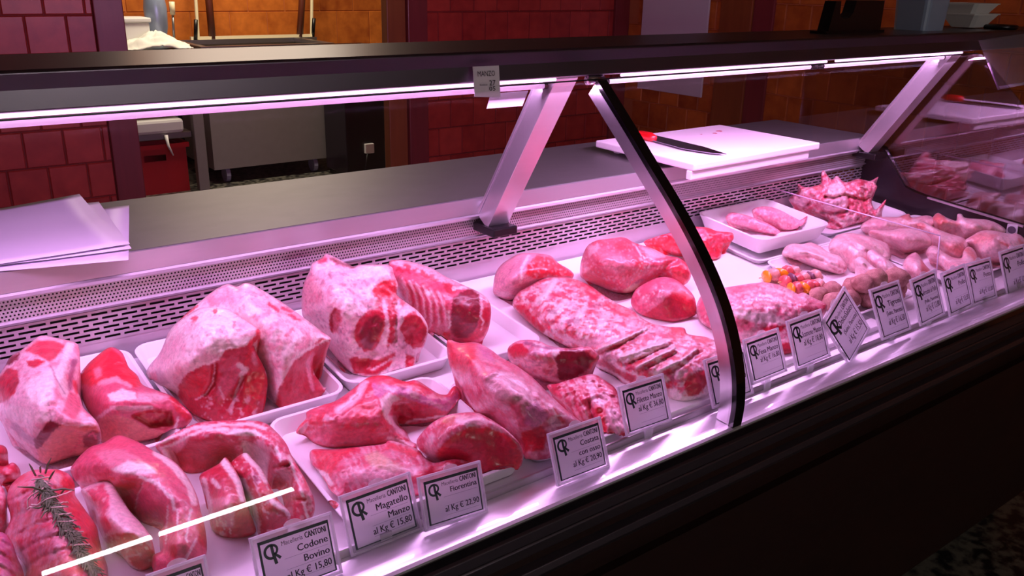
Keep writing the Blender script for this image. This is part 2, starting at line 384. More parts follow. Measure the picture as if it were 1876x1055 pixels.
def struct(o): o['kind'] = 'structure'; return o
struct(box('floor', -3, 6.0, -2.6, 7.2, -.05, 0, M_floor))
struct(box('ceiling', -3, 6.0, -2.6, 7.2, 2.75, 2.8, M_plaster))
WY = 4.0
def tile_mesh(nm, sx, sz, m, axis):
    g = .0022; b = .004; d = .006; hx, hz = sx / 2 - g, sz / 2 - g
    V = [(-hx, 0, -hz), (hx, 0, -hz), (hx, 0, hz), (-hx, 0, hz), (-hx + b, -d, -hz + b), (hx - b, -d, -hz + b), (hx - b, -d, hz - b), (-hx + b, -d, hz - b)]
    if axis == 'x': V = [(y, -x, z) for x, y, z in V]
    me = bpy.data.meshes.new(nm); me.from_pydata(V, [], [(4, 5, 6, 7), (0, 1, 5, 4), (1, 2, 6, 5), (2, 3, 7, 6), (3, 0, 4, 7)]); me.update(); me.materials.append(m)
    return me
def tiles(wall, cells, me):
    base = world_loc(wall)
    for p in cells:
        o = bpy.data.objects.new('tile', me); C.objects.link(o); o.parent = wall; o.location = Vector(p) - base
# back wall: two tiled piers either side of the doorway
wl = struct(box('wall_back', -3, .885, WY, WY + .15, 0, 2.75, M_grout))
wr = struct(box('wall_pier', 2.47, 3.785, WY, WY + .15, 0, 2.75, M_grout))
struct(box('trim_1', .885, 1.0, WY - .02, WY + .17, 0, 2.75, M_jamb, bevel=.004))
struct(box('trim_2', 2.355, 2.47, WY - .02, WY + .17, 0, 2.75, M_jamb, bevel=.004))
struct(box('trim_3', 2.245, 2.352, WY + .0, WY + .06, 0, 2.75, M_jamb_o, bevel=.004))
struct(box('trim_4', 3.785, 3.90, WY - .02, WY + .17, 0, 2.75, M_jamb, bevel=.004))
T = .15; TM = {}; z0r = EYE - .047 * 4
def run_tiles(wall, xa, xb, ks, first):
    # rows of tiles from xa to xb; cut tiles where a row starts or ends
    for k in ks:
        x = xa; w_ = T * first[k % 2]; i = 0
        while x < xb - .012:
            wd = round(min(w_ if i == 0 else T, xb - x), 3)
            if wd not in TM: TM[wd] = tile_mesh('tile', wd, T, M_tile, 'y')
            tiles(wall, [(x + wd / 2, WY, z0r + (k + .5) * T)], TM[wd]); x += wd; i += 1
run_tiles(wl, .885 - 5 * T - .03, .885, range(-8, 2), (1.0, .5))
run_tiles(wr, 2.47, 3.785, range(-9, 2), (1.0, .5))
# right-hand wall, running towards the shop front
RX = 3.90
wrt = struct(box('wall_right', RX, RX + .15, -2.6, WY + .15, 0, 2.75, M_grout_o))
me = tile_mesh('tile', .15, .15, M_tile_o, 'x'); cells = []
for k in range(-10, 3):
    z = EYE - .11 + (k + .5) * .15; off = .075 if k % 2 else 0
    for i in range(18):
        y = WY - .02 - .075 - i * .15 - off
        cells.append((RX, y, z))
tiles(wrt, cells, me)
struct(box('trim_5', RX - .03, RX, 3.05, 3.26, 0, 2.75, M_jamb_o, bevel=.004))
struct(box('trim_6', RX - .02, RX, 2.92, 3.05, 0, 2.75, M_jamb, bevel=.004))
# back room beyond the doorway
FY = 6.9
wf = struct(box('wall_far', -.5, 6.0, FY, FY + .1, 0, 2.75, M_grout_o))
struct(box('wall_room_side', 3.9, 4.0, WY + .15, FY, 0, 2.75, M_plaster))
struct(box('wall_left', -3.05, -3, -2.6, 7.2, 0, 2.75, M_plaster))
struct(box('wall_front', -3, 6.0, -2.65, -2.6, 0, 2.75, M_plaster))
struct(box('wall_far_lower', -.4, 3.9, FY - .025, FY, 0, .80, mat('dark_lower_wall', (14, 12, 20), .4)))  # dark band along the foot of the far wall
me = tile_mesh('tile', .30, .30, M_tile_o, 'y'); cells = []
for k in range(0, 4):
    z = .81 + (k + .5) * .30; off = .15 if k % 2 else 0
    for i in range(10):
        x = 1.45 + i * .30 + off; cells.append((x, FY, z))
tiles(wf, cells, me)
# ---------------------------------------------------------------- trays and boards on the deck
M_tray = mat('white_tray_plastic', (246, 243, 246), .28, 0, 9, .02, coat=.2)
M_board = mat('white_board_plastic', (248, 245, 246), .42, 0, 12, .03, .05, 200)
def rring(x0, x1, y0, y1, ins, hz, rad, n=5, yaw=0.0, lift=0.0):
    x0, x1, y0, y1 = x0 + ins, x1 - ins, y0 + ins, y1 - ins; r = max(.002, rad - ins); out = []
    for cx_, cy_, a0 in ((x1 - r, y1 - r, 0), (x0 + r, y1 - r, 90), (x0 + r, y0 + r, 180), (x1 - r, y0 + r, 270)):
        for k in range(n + 1):
            a = math.radians(a0 + 90 * k / n); out.append([cx_ + r * math.cos(a), cy_ + r * math.sin(a)])
    out = np.array(out); c = np.array([(x0 + x1) / 2, (y0 + y1) / 2]); cs, sn = math.cos(yaw), math.sin(yaw)
    d = out - c; out = c + np.column_stack([d[:, 0] * cs - d[:, 1] * sn, d[:, 0] * sn + d[:, 1] * cs])
    return [(p[0], p[1], deck_z(p[1]) + lift + hz) for p in out]
TRAYS = []
def tray(label, x0, x1, y0, y1, h=.026, lift=-.005, yaw=0.0, flare=.014, name='meat_tray', rad=.028, m=None, group='white display trays'):
    TRAYS.append((x0, x1, y0, y1, lift + h, flare))
    rings = [(flare, 0), (.004, h * .8), (0, h - .001), (.0008, h), (.006, h), (.0072, h - .002), (flare * .75 + .006, .006), (flare + .012, .0035)]
    V, F = [], []; n = None
    for ins, hz in rings:
        r = rring(x0, x1, y0, y1, ins, hz, rad, 5, yaw, lift); n = len(r); V += r
    for i in range(len(rings) - 1):
        for k in range(n): F.append((i * n + k, i * n + (k + 1) % n, (i + 1) * n + (k + 1) % n, (i + 1) * n + k))
    F += [tuple(range(n - 1, -1, -1)), tuple(range((len(rings) - 1) * n, len(rings) * n))]
    o = mk(name, V, F, m or M_tray, smooth=True)
    md = o.modifiers.new('bevel', 'EDGE_SPLIT'); md.split_angle = math.radians(40)
    return tag(o, label, 'tray', group)
def board(label, x0, x1, y0, y1, h=.012, lift=-.0055, yaw=0, name='display_board'):
    V = rring(x0, x1, y0, y1, 0, 0, .008, 3, yaw, lift); n = len(V); V += rring(x0, x1, y0, y1, 0, h - .0015, .008, 3, yaw, lift) + rring(x0, x1, y0, y1, .0015, h, .008, 3, yaw, lift)
    F = [(i * n + k, i * n + (k + 1) % n, (i + 1) * n + (k + 1) % n, (i + 1) * n + k) for i in range(2) for k in range(n)] + [tuple(range(n - 1, -1, -1)), tuple(range(2 * n, 3 * n))]
    return tag(mk(name, V, F, M_board), label, 'board', 'white display boards')
tray('white tray holding the thick shank and the red bone joint', -.02, .299, 1.135, 1.430)
tray('white tray under the two large fat-capped rump pieces', .305, .552, 1.135, 1.430)
tray('white tray under the bone-in loin with the round window cut', .558, .765, 1.148, 1.430)
tray('white tray under the rib roast on its side', .772, .938, 1.118, 1.430)
tray('white tray holding the folded brisket, slab and round cylinder', .405, .692, .848, 1.118)
tray('white tray under the long silverside joint and dark fillet', .700, .905, .850, 1.100, h=.013)
board('white board under the long striped rib slab', .945, 1.150, .850, 1.430, h=.010)
board('empty-topped white board under the broad topside and small kebabs', 1.156, 1.640, .868, 1.428, h=.010)
tray('shallow white tray below the raised turkey tray', 1.655, 1.972, 1.205, 1.430, h=.014, group='white display trays')
tray('raised deep white tray holding two turkey fillets', 1.672, 1.955, 1.216, 1.428, h=.042, lift=.012, flare=.02)
tray('shallow white tray under the chicken breasts', 1.662, 1.970, 1.0, 1.200, h=.016)
tray('shallow white tray under the chicken carcass heap', 1.985, 2.385, 1.245, 1.430, h=.014)
tray('shallow white tray under the heaped chicken legs', 1.985, 2.405, .90, 1.235, h=.014)
tray('white tray full of meatballs beside the tilted price card', 1.505, 1.835, .905, .978, h=.012, lift=.005)

# ---------------------------------------------------------------- price cards
def tag_plastic(nm='tag_plastic', fac=.30):
    m = bpy.data.materials.new(nm); m.use_nodes = True; nt = m.node_tree; nt.nodes.clear()
    out = nt.nodes.new('ShaderNodeOutputMaterial'); a = nt.nodes.new('ShaderNodeMixShader'); a.inputs[0].default_value = fac
    t = nt.nodes.new('ShaderNodeBsdfTransparent'); t.inputs[0].default_value = (.95, .95, .97, 1); p = nt.nodes.new('ShaderNodeBsdfPrincipled')
    p.inputs['Base Color'].default_value = (.9, .88, .92, 1); p.inputs['Roughness'].default_value = .18
    tl = nt.nodes.new('ShaderNodeBsdfTranslucent'); tl.inputs[0].default_value = (.95, .92, .96, 1); mx = nt.nodes.new('ShaderNodeMixShader'); mx.inputs[0].default_value = .5
    nt.links.new(p.outputs[0], mx.inputs[1]); nt.links.new(tl.outputs[0], mx.inputs[2])
    nt.links.new(t.outputs[0], a.inputs[1]); nt.links.new(mx.outputs[0], a.inputs[2]); nt.links.new(a.outputs[0], out.inputs[0]); MATS[nm] = m; return m
M_tagp = tag_plastic()
M_tagrim = tag_plastic('tag_rim', .62)
M_card = mat('price_card', (240, 238, 242), .30, coat=.5)
def _glow_through(m, f):
    nt = m.node_tree; b = nt.nodes['Principled BSDF']; out = [n for n in nt.nodes if n.type == 'OUTPUT_MATERIAL'][0]
    t = nt.nodes.new('ShaderNodeBsdfTranslucent'); t.inputs[0].default_value = (.92, .9, .94, 1); x = nt.nodes.new('ShaderNodeMixShader'); x.inputs[0].default_value = f
    nt.links.new(b.outputs[0], x.inputs[1]); nt.links.new(t.outputs[0], x.inputs[2]); nt.links.new(x.outputs[0], out.inputs[0])
_glow_through(M_card, .72)                     # thin paper: the lamps behind shine through it
M_ink = mat('ink_green_grey', (34, 50, 58), .5)
M_ink2 = mat('ink_black', (38, 32, 48), .5)
M_line = mat('ink_line', (150, 140, 160), .6)
_deps = None
def text_mesh(s, size, bold=0.0, shear=0.0, sx=1.0):
    """outline of a word with the built-in font, flat in xy, left-aligned at the origin"""
    cu = bpy.data.curves.new('t', 'FONT'); cu.body = s; cu.size = size; cu.resolution_u = 2; cu.offset = bold; cu.shear = shear
    ob = bpy.data.objects.new('t', cu); C.objects.link(ob)
    dg = bpy.context.evaluated_depsgraph_get(); me = bpy.data.meshes.new_from_object(ob.evaluated_get(dg))
    v = np.array([tuple(p.co) for p in me.vertices]).reshape(-1, 3); f = [tuple(p.vertices) for p in me.polygons]
    bpy.data.objects.remove(ob); bpy.data.curves.remove(cu); bpy.data.meshes.remove(me)
    if len(v): v[:, 0] *= sx
    return v, f
def logo_mesh():
    """an open ring with an R-like stem and leg inside"""
    V, F = [], []
    def ribbon(pts, w0, w1):
        n = len(pts); k = len(V)
        for i, p in enumerate(pts):
            a, b = np.array(pts[max(i - 1, 0)]), np.array(pts[min(i + 1, n - 1)]); t = b - a; t = t / np.linalg.norm(t); nn = np.array([-t[1], t[0]]); w_ = w0 + (w1 - w0) * i / (n - 1)
            V.append((*(np.array(p) + nn * w_ / 2), 0)); V.append((*(np.array(p) - nn * w_ / 2), 0))
        for i in range(n - 1): F.append((k + 2 * i, k + 2 * i + 1, k + 2 * i + 3, k + 2 * i + 2))
    ribbon([(-.05 + .40 * math.cos(a), .20 + .40 * math.sin(a)) for a in np.linspace(math.radians(70), math.radians(290), 18)], .17, .17)
    ribbon([(.02, .62), (.05, .1), (.16, -.62)], .18, .21)
    ribbon([(.05 + .30 * math.cos(a), .28 + .30 * math.sin(a)) for a in np.linspace(math.radians(92), math.radians(-80), 12)], .15, .15)
    ribbon([(.10, .05), (.30, -.15), (.48, -.34)], .14, .19)
    return np.array(V), F
LOGO = logo_mesh()
def price_tag(label, corners, lines, yb=.833, tilt=22, full=True, card=True, clipx=0.0, headline=True, name='price_tag', group='price cards along the rail'):
    TL, TR, BR, BL = [np.array(c, float) for c in corners]
    bc = (BL + BR) / 2; t = math.radians(tilt); n = np.array([0, -math.cos(t), math.sin(t)]); o = np.array([0, 0, EYE])
    while True:                                  # stand it in front of the rail, its lowest corner just clear of the ledge
        Pb = at_y(bc, yb); q = [o + ray(*p) * (((Pb - o) @ n) / (ray(*p) @ n)) for p in (TL, TR, BR, BL)]
        if yb < .804 or (min(p[2] for p in q) > E0 - .6795 and all(p[1] < .8325 for p in q if p[2] < E0 - .6685)): break
        yb -= .001
    tl, tr, br, bl = q
    u = ((tr - tl) + (br - bl)) / 2; v = ((tl - bl) + (tr - br)) / 2; W, H = np.linalg.norm(u), np.linalg.norm(v)
    c = (tl + tr + br + bl) / 4; u = u / W; v = v - (v @ u) * u; v /= np.linalg.norm(v); nn = np.cross(u, v)
    if nn[1] > 0: nn = -nn
    def X(P): P = np.asarray(P, float).reshape(-1, 3); return c + P[:, :1] * u + P[:, 1:2] * v + P[:, 2:3] * nn
    def slab(x0, x1, y0, y1, z0, z1): V, F = boxg(x0, x1, y0, y1, z0, z1); return X(V), F
    root = empty(name, tuple(X([(0, -H / 2, 0)])[0]), label, 'price card', group)
    V, F = slab(-W / 2, W / 2, -H / 2, H / 2, -.0012, .0); mk('holder', V, F, M_tagp, root)
    rw = .0028
    V, F = joinparts([slab(-W / 2, W / 2, H / 2 - rw, H / 2, -.002, .0022), slab(-W / 2, W / 2, -H / 2, -H / 2 + rw, -.002, .0022), slab(-W / 2, -W / 2 + rw, -H / 2, H / 2, -.002, .0022), slab(W / 2 - rw, W / 2, -H / 2, H / 2, -.002, .0022)])
    mk('holder_rim', V, F, M_tagrim, root)
    # little thumb tab on top and the clip on the rail
    a = [(W * .02 + .011 * math.cos(q), H / 2 + .006 * math.sin(q), -.001) for q in np.linspace(0, math.pi, 9)]
    mk('tab', X(a + [(p[0], p[1], .001) for p in a]), [tuple(range(9)), tuple(range(17, 8, -1))] + [(i, i + 1, i + 10, i + 9) for i in range(8)], M_tagp, root)
    foot = X([(clipx, -H / 2, -.001)])[0]
    if full:
        cx_ = foot[0]; zr = E0 - .671
        V, F = joinparts([boxg(cx_ - .008, cx_ + .008, .834, .8445, zr + .0016, zr + .005), boxg(cx_ - .008, cx_ + .008, .832, .8355, zr - .012, zr + .005)])
        k = len(V); top_ = [(cx_ - .006, .8325, zr + .003), (cx_ + .006, .8325, zr + .003), (foot[0] + .006, foot[1] + .001, foot[2] + .002), (foot[0] - .006, foot[1] + .001, foot[2] + .002)]
        V += top_ + [(p[0], p[1] + .0025, p[2]) for p in top_]; F += [(k, k + 1, k + 2, k + 3), (k + 7, k + 6, k + 5, k + 4), (k, k + 4, k + 5, k + 1), (k + 1, k + 5, k + 6, k + 2), (k + 2, k + 6, k + 7, k + 3), (k + 3, k + 7, k + 4, k)]
        mk('clip', V, F, M_tagrim, root)
    m = .006; x0, x1, y0, y1 = -W / 2 + m * 1.3, W / 2 - m, -H / 2 + m * .9, H / 2 - m * 1.3
    cw, ch = x1 - x0, y1 - y0; bw = .0027
    V, F = slab(x0, x1, y0, y1, .0002, .0007); cd = mk('card', V, F, M_card, root)
    V, F = joinparts([slab(x0, x1, y1 - bw * 1.4, y1, .0007, .0009), slab(x0, x1, y0, y0 + bw * .5, .0007, .0009), slab(x0, x0 + bw, y0, y1, .0007, .0009), slab(x1 - bw * .7, x1, y0, y1, .0007, .0009)])
    mk('card_border', V, F, M_ink, cd)
    V, F = LOGO; L = V.copy(); s = ch * .30; L = L * [s, s, 1]; L[:, 0] += x0 + cw * .17; L[:, 1] += y1 - ch * .30; L[:, 2] = .0009
    mk('logo', X(L), F, M_ink, cd)
    V, F = joinparts([slab(x0 + cw * .32, x1 - cw * .06, y0 + ch * q, y0 + ch * q + .0003, .0007, .0008) for q in (.54, .33, .12)]); mk('rule_lines', V, F, M_line, cd)
    def put(s_, size, xr, y, nm, bold=0.0, left=None, mt=None, sx=1.0, maxw=None):
        V, F = text_mesh(s_, size, 0, 0, sx)
        if not len(V): return
        if bold: V2 = V.copy(); V2[:, 0] += bold; V, F = joinparts([(V, F), (V2, F)]); V = np.array(V)
        w_ = V[:, 0].max() - V[:, 0].min()
        if maxw and w_ > maxw: V[:, 0] *= maxw / w_; w_ = maxw
        V[:, 0] += (left if left is not None else xr - w_) - V[:, 0].min() * 1; V[:, 1] += y; V[:, 2] = .0010
        mk(nm, X(V), F, mt or M_ink2, cd)
    if headline:
        put('Macelleria', ch * .125, 0, y1 - ch * .20, 'lettering', left=x0 + cw * .31, maxw=cw * .30)
        put('CANTONI', ch * .165, x1 - cw * .05, y1 - ch * .205, 'lettering', bold=ch * .016, maxw=cw * .31)
    for s_, q, sz, al in lines:
        put(s_, ch * sz, x1 - cw * (.05 if al else .08), y0 + ch * q, 'lettering', bold=ch * .008, maxw=cw * .64)
    return root
price_tag('price card with only its printed top corner in view, in front of the curved loin', ((258, 1056), (371, 1018), (404, 1128), (300, 1170)), [], clipx=.0)
price_tag('price card reading Codone Bovino at 15,80', ((444, 991), (601, 939), (632, 1046), (490, 1100)), [('Codone', .60, .19, 1), ('Bovino', .38, .19, 1), ('al Kg € 15,80', .15, .19, 1)])
price_tag('price card reading Magatello Manzo at 15,80', ((609, 913), (740, 870), (782, 962), (654, 1016)), [('Magatello', .60, .19, 1), ('Manzo', .38, .19, 1), ('al Kg € 15,80', .16, .19, 1)])
price_tag('price card reading Fiorentina at 22,90', ((749, 882), (863, 852), (908, 928), (793, 967)), [('Fiorentina', .62, .18, 1), ('al Kg € 22,90', .20, .19, 1)])
price_tag('price card reading Costata con osso at 20,90', ((998, 797), (1096, 763), (1119, 854), (1025, 889)), [('Costata', .62, .18, 1), ('con osso', .41, .18, 1), ('al Kg € 20,90', .20, .18, 1)])
price_tag('price card reading Filetto Manzo at 36,80', ((1119, 717), (1204, 688), (1240, 766), (1159, 792)), [('Filetto Manzo', .60, .19, 1), ('al Kg € 36,80', .40, .19, 1)])
price_tag('price card half hidden by the steel upright', ((1276, 670), (1352, 641), (1391, 714), (1318, 738)), [('Co', .60, .18, 1), (',90', .38, .18, 1)])
price_tag('price card reading Fesa Manzo at 16,80', ((1353, 632), (1408, 611), (1457, 668), (1385, 696)), [('Fesa Manzo', .60, .19, 1), ('al Kg € 16,80', .40, .19, 1)])
price_tag('price card reading Scamone Manzo at 18,80', ((1424, 605), (1487, 583), (1536, 634), (1474, 661)), [('Scamone Manzo', .60, .19, 1), ('al Kg € 18,80', .40, .19, 1)])
price_tag('price card turned on its corner, reading DolceSalato at 15,50', ((1502, 602), (1536, 547), (1602, 579), (1558, 659)), [('DolceSalato', .62, .19, 1), ('(Suino, Pancetta)', .42, .14, 1), ('al Kg € 15,50', .18, .19, 1)], tilt=20)
price_tag('bright price card leaning out over the meatballs, faint lettering', ((1576, 555), (1628, 538), (1685, 577), (1631, 599)), [('Tigroni', .60, .18, 1), ('(Suino, Pancetta)', .41, .14, 1), ('al Kg € 16,50', .2, .18, 1)], tilt=26)
price_tag('price card reading Arrostini di Pollo, next to the meatballs', ((1653, 531), (1699, 513), (1743, 555), (1699, 579)), [('Arrostini di Pollo', .60, .18, 1), ('(Pollo, Pancetta)', .40, .12, 1), ('al Kg € 13,80', .20, .2, 1)])
price_tag('price card in front of the stretched chicken leg, touching the next card', ((1710, 519), (1754, 500), (1793, 542), (1752, 561)), [('Pollo', .60, .18, 1), ('al Kg € 13,50', .16, .19, 1)])
price_tag('price card beside a small bright spot, second from the sticker', ((1758, 497), (1801, 484), (1838, 531), (1792, 546)), [('Petto', .60, .18, 1), ('al Kg € 13,00', .18, .18, 1)])
price_tag('price card below the sticker at the end of the case', ((1819, 477), (1861, 464), (1902, 511), (1856, 530)), [('Pollo', .60, .18, 1), ('al Kg € 12,80', .2, .18, 1)])
# ---------------------------------------------------------------- meat
def meat_mat(name, rough, sss, bscale, bstr, coat, dist=.0012):
    m = bpy.data.materials.new(name); m.use_nodes = True; nt = m.node_tree; b = nt.nodes['Principled BSDF']
    at = nt.nodes.new('ShaderNodeAttribute'); at.attribute_name = 'Col'
    tc = nt.nodes.new('ShaderNodeTexCoord')
    n = nt.nodes.new('ShaderNodeTexNoise'); n.inputs['Scale'].default_value = bscale; n.inputs['Detail'].default_value = 6; n.inputs['Roughness'].default_value = .62
    nt.links.new(tc.outputs['Object'], n.inputs['Vector'])
    hs = nt.nodes.new('ShaderNodeHueSaturation'); mr = nt.nodes.new('ShaderNodeMapRange')
    mr.inputs['From Min'].default_value = .3; mr.inputs['From Max'].default_value = .7; mr.inputs['To Min'].default_value = .74; mr.inputs['To Max'].default_value = 1.16
    nt.links.new(n.outputs['Fac'], mr.inputs['Value']); nt.links.new(mr.outputs['Result'], hs.inputs['Value'])
    nt.links.new(at.outputs['Color'], hs.inputs['Color']); nt.links.new(hs.outputs['Color'], b.inputs['Base Color'])
    bp = nt.nodes.new('ShaderNodeBump'); bp.inputs['Strength'].default_value = bstr; bp.inputs['Distance'].default_value = dist
    nt.links.new(n.outputs['Fac'], bp.inputs['Height']); nt.links.new(bp.outputs[0], b.inputs['Normal'])
    b.inputs['Roughness'].default_value = rough; b.inputs['Coat Weight'].default_value = coat; b.inputs['Coat Roughness'].default_value = .18
    if sss:
        b.inputs['Subsurface Weight'].default_value = sss; b.inputs['Subsurface Radius'].default_value = (.006, .002, .0015); b.inputs['Subsurface Scale'].default_value = 1
    MATS[name] = m; return m
M_meat = meat_mat('raw_meat', .30, 0, 190, .8, .32)
M_poultry = meat_mat('raw_poultry', .34, 0, 130, .5, .28)
M_floury = meat_mat('breaded', .8, 0, 380, .9, 0, .002)
PAL = dict(L=(206, 34, 64), D=(136, 12, 42), R=(230, 42, 64), P=(224, 90, 118), Q=(240, 150, 168), F=(252, 226, 224), f=(245, 190, 200), M=(216, 124, 168),
           B=(228, 128, 122), V=(146, 76, 112), K=(60, 6, 22), h=(246, 184, 188), w=(252, 216, 216), o=(228, 100, 94), y=(236, 206, 170), t=(226, 80, 108))
PAL = {k: np.array(srgb(v)) for k, v in PAL.items()}

def n3(p, s):
    return np.array([mnoise.noise(Vector(q) * s) for q in p])
def seg_dist(q, pts, closed=False):
    d = np.full(len(q), 1e9); m = len(pts)
    for i in range(m if closed else m - 1):
        a = np.asarray(pts[i][:2], float); b = np.asarray(pts[(i + 1) % m][:2], float); ab = b - a
        t = np.clip(((q - a) @ ab) / (ab @ ab + 1e-9), 0, 1)
        d = np.minimum(d, np.hypot(*(q - a - t[:, None] * ab).T))
    return d
def inside(q, pts):
    c = np.zeros(len(q), bool); m = len(pts); x, y = q[:, 0], q[:, 1]
    for i in range(m):
        x1, y1 = pts[i][:2]; x2, y2 = pts[(i + 1) % m][:2]
        if y1 == y2: continue
        k = ((y1 > y) != (y2 > y)) & (x < (x2 - x1) * (y - y1) / (y2 - y1) + x1); c ^= k
    return c
def sstep(v): v = np.clip(v, 0, 1); return v * v * (3 - 2 * v)
def polymask(q, pts, soft):
    d = seg_dist(q, pts, True); d = np.where(inside(q, pts), d, -d); return sstep(d / (soft * .7) + .5)
def tps(ctrl, q):
    P = ctrl[:, :2]; z = ctrl[:, 2]; n = len(P)
    def U(r2): return np.where(r2 > 1e-9, r2 * np.log(r2 + 1e-12), 0)
    K = U(((P[:, None] - P[None]) ** 2).sum(-1)) + np.eye(n) * 1e-3
    A = np.zeros((n + 3, n + 3)); A[:n, :n] = K; A[:n, n] = 1; A[:n, n + 1:] = P; A[n, :n] = 1; A[n + 1:, :n] = P.T
    w_ = np.linalg.solve(A, np.concatenate([z, [0, 0, 0]]))
    return U(((q[:, None] - P[None]) ** 2).sum(-1)) @ w_[:n] + w_[n] + q @ w_[n + 1:]

def meat(name, label, cat, crop, outline, ctrl=(), base='P', paint=(), B=.5, edge=16, step=3.2, off=-.0015, warp=6, rough=.12, rscale=60, mt=None, group=None, parent=None, seed=0, veil=.12, over=True):
    """a joint of meat: its outline and heights (cm above the deck) are traced from the photo, then it is closed underneath down to the deck"""
    cx0, cy0, sc = crop
    ol = [list(p) if len(p) == 3 else [*p, None] for p in outline]
    P = np.array([[p[0] / sc + cx0, p[1] / sc + cy0, p[2]] for p in ol], float)
    cur = np.array(catmull(P, 10, True)); cur[:, 2] = np.clip(cur[:, 2], 0, None)
    # even resampling along the outline
    seg = np.hypot(*np.diff(np.vstack([cur, cur[:1]])[:, :2], axis=0).T); s = np.concatenate([[0], np.cumsum(seg)]); L = s[-1]
    nb = max(24, int(L / step)); tt = np.arange(nb) * L / nb; c2 = np.vstack([cur, cur[:1]])
    bd = np.column_stack([np.interp(tt, s, c2[:, k]) for k in range(3)])
    x0, y0 = bd[:, :2].min(0); x1, y1 = bd[:, :2].max(0)
    gx, gy = np.meshgrid(np.arange(x0, x1, step), np.arange(y0, y1, step * .87)); gx = gx + (np.arange(gx.shape[0]) % 2)[:, None] * step / 2
    g = np.column_stack([gx.ravel(), gy.ravel()]); g = g[inside(g, bd)]
    dg = seg_dist(g, bd, True); g = g[dg > step * .6]
    q = np.vstack([bd[:, :2], g]); sc2 = 1 / 100.0
    res = delaunay_2d_cdt([Vector(p) for p in q], [(i, (i + 1) % nb) for i in range(nb)], [list(range(nb))], 1, 1e-4)
    vq = np.array([tuple(v) for v in res[0]]); F = [tuple(f) for f in res[2]]
    if len(vq) != len(q): print('cdt changed', name, len(q), len(vq))
    nv = len(vq)
    # heights
    st = max(1, nb // 70)
    cc = np.array([[p[0] / sc + cx0, p[1] / sc + cy0, p[2]] for p in ctrl], float).reshape(-1, 3)
    allc = np.vstack([bd[::st], cc]); mean = allc[:, :2].mean(0)
    h = tps(np.column_stack([(allc[:, :2] - mean) * sc2, allc[:, 2]]), (vq - mean) * sc2)
    d = seg_dist(vq, bd, True); u = np.clip(d / edge, 0, 1); h = h + B * np.sqrt(np.clip(1 - (1 - u) ** 2, 0, 1))
    h = np.clip(h, 0, None)
    qc = (vq - np.array([cx0, cy0])) * sc                     # crop units, as the tracing was read
    def unproject(xy, hh):
        r = rays(xy); s_ = (DZ0 - EYE + off + hh / 100 - DY0 * DT) / (r[:, 2] - r[:, 1] * DT); p = r * s_[:, None]; p[:, 2] += EYE; return p
    p3 = unproject(vq, h)
    sd = Vector((seed * 3.7, 0, 0)); ps = p3 + np.array(sd)
    wx = np.column_stack([n3(ps, 70), n3(ps + 9.1, 70)]) * warp * 1.6 + np.column_stack([n3(ps, 190), n3(ps + 4.3, 190)]) * warp
    qw = qc + wx
    col = np.tile(PAL[base], (nv, 1)); fade = np.clip(d / (edge * .5), 0, 1)
    vn = n3(ps, 45) * .6 + n3(ps, 130) * .4
    col = col * (1 + .0 * vn[:, None]) + veil * np.clip(vn, 0, 1)[:, None] * (PAL['F'] - col) + veil * np.clip(-vn, 0, 1)[:, None] * (PAL['L'] - col) * .8
    for op in paint:
        k = op[0]
        if k == 'p': a = polymask(qw, op[2], op[3] if len(op) > 3 else 16) * (op[4] if len(op) > 4 else 1)
        elif k == 'l': a = sstep((op[3] / 2 - seg_dist(qw, op[2])) / (op[3] * .35 + 3) + .5) * (op[4] if len(op) > 4 else 1)
        elif k == 'n':
            v = n3(ps + op[2] * .013, op[2]) + .5 * n3(ps - op[2] * .02, op[2] * 2.3); a = sstep((v - op[3]) / .16 + .5) * op[4]
            if len(op) > 5: a = a * polymask(qw, op[5], 30)
        elif k == 's':                                         # streaks along a direction (crop units)
            ang = math.radians(op[5]); e = np.array([math.cos(ang), math.sin(ang)]); f_ = np.array([-e[1], e[0]])
            pp = np.column_stack([qw @ e / op[2] * .22, qw @ f_ / op[2], np.full(nv, seed * 1.3)]); v = n3(pp, 1.0)
            a = sstep((v - op[3]) / .14 + .5) * op[4]
            if len(op) > 6: a = a * polymask(qw, op[6], 30)
        elif k == 'h':
            h = h + op[3] * np.exp(-(seg_dist(qc, op[1]) / op[2]) ** 2) * fade; continue
        elif k == 'hp':
            h = h + op[2] * polymask(qc, op[1], op[3]) * fade; continue
        else: raise ValueError(k)
        col = col + a[:, None] * (PAL[op[1]] - col)
    h = h + (rough * n3(ps, rscale) + rough * .5 * n3(ps, rscale * 2.6)) * fade
    h = np.clip(h, 0, None); p3 = unproject(vq, h)
    # closed back and underside; where it lies over a tray rim it rests on the rim
    def rest(P):
        z = DZ0 + (P[:, 1] - DY0) * DT + off
        for x0_, x1_, y0_, y1_, hr, fl in TRAYS:
            e = np.minimum(np.minimum(P[:, 0] - x0_, x1_ - P[:, 0]), np.minimum(P[:, 1] - y0_, y1_ - P[:, 1]))   # distance inside the tray's outline
            k = np.clip(np.where(e < .007, (e + .006) / .004, (fl + .016 - e) / (fl + .008)), 0, 1)
            z = np.maximum(z, DZ0 + (P[:, 1] - DY0) * DT + off + k * max(0, hr + .0005 - off))
        return z
    if over: p3[:, 2] = np.maximum(p3[:, 2], rest(p3))
    bt = p3[:nb]; foot = p3.copy(); cen = foot[:nb].mean(0); Q = foot + .16 * (cen - foot)
    Q[:, 2] = rest(Q) if over else DZ0 + (Q[:, 1] - DY0) * DT + off
    V = [tuple(p) for p in p3]; cols = [tuple(c) for c in col]; F0 = list(F)
    rings = [list(range(nb))]
    away = bt.copy(); away[:, 2] = 0; away /= np.linalg.norm(away, axis=1)[:, None] + 1e-9
    hh = np.maximum(0, bt[:, 2] - Q[:nb, 2])
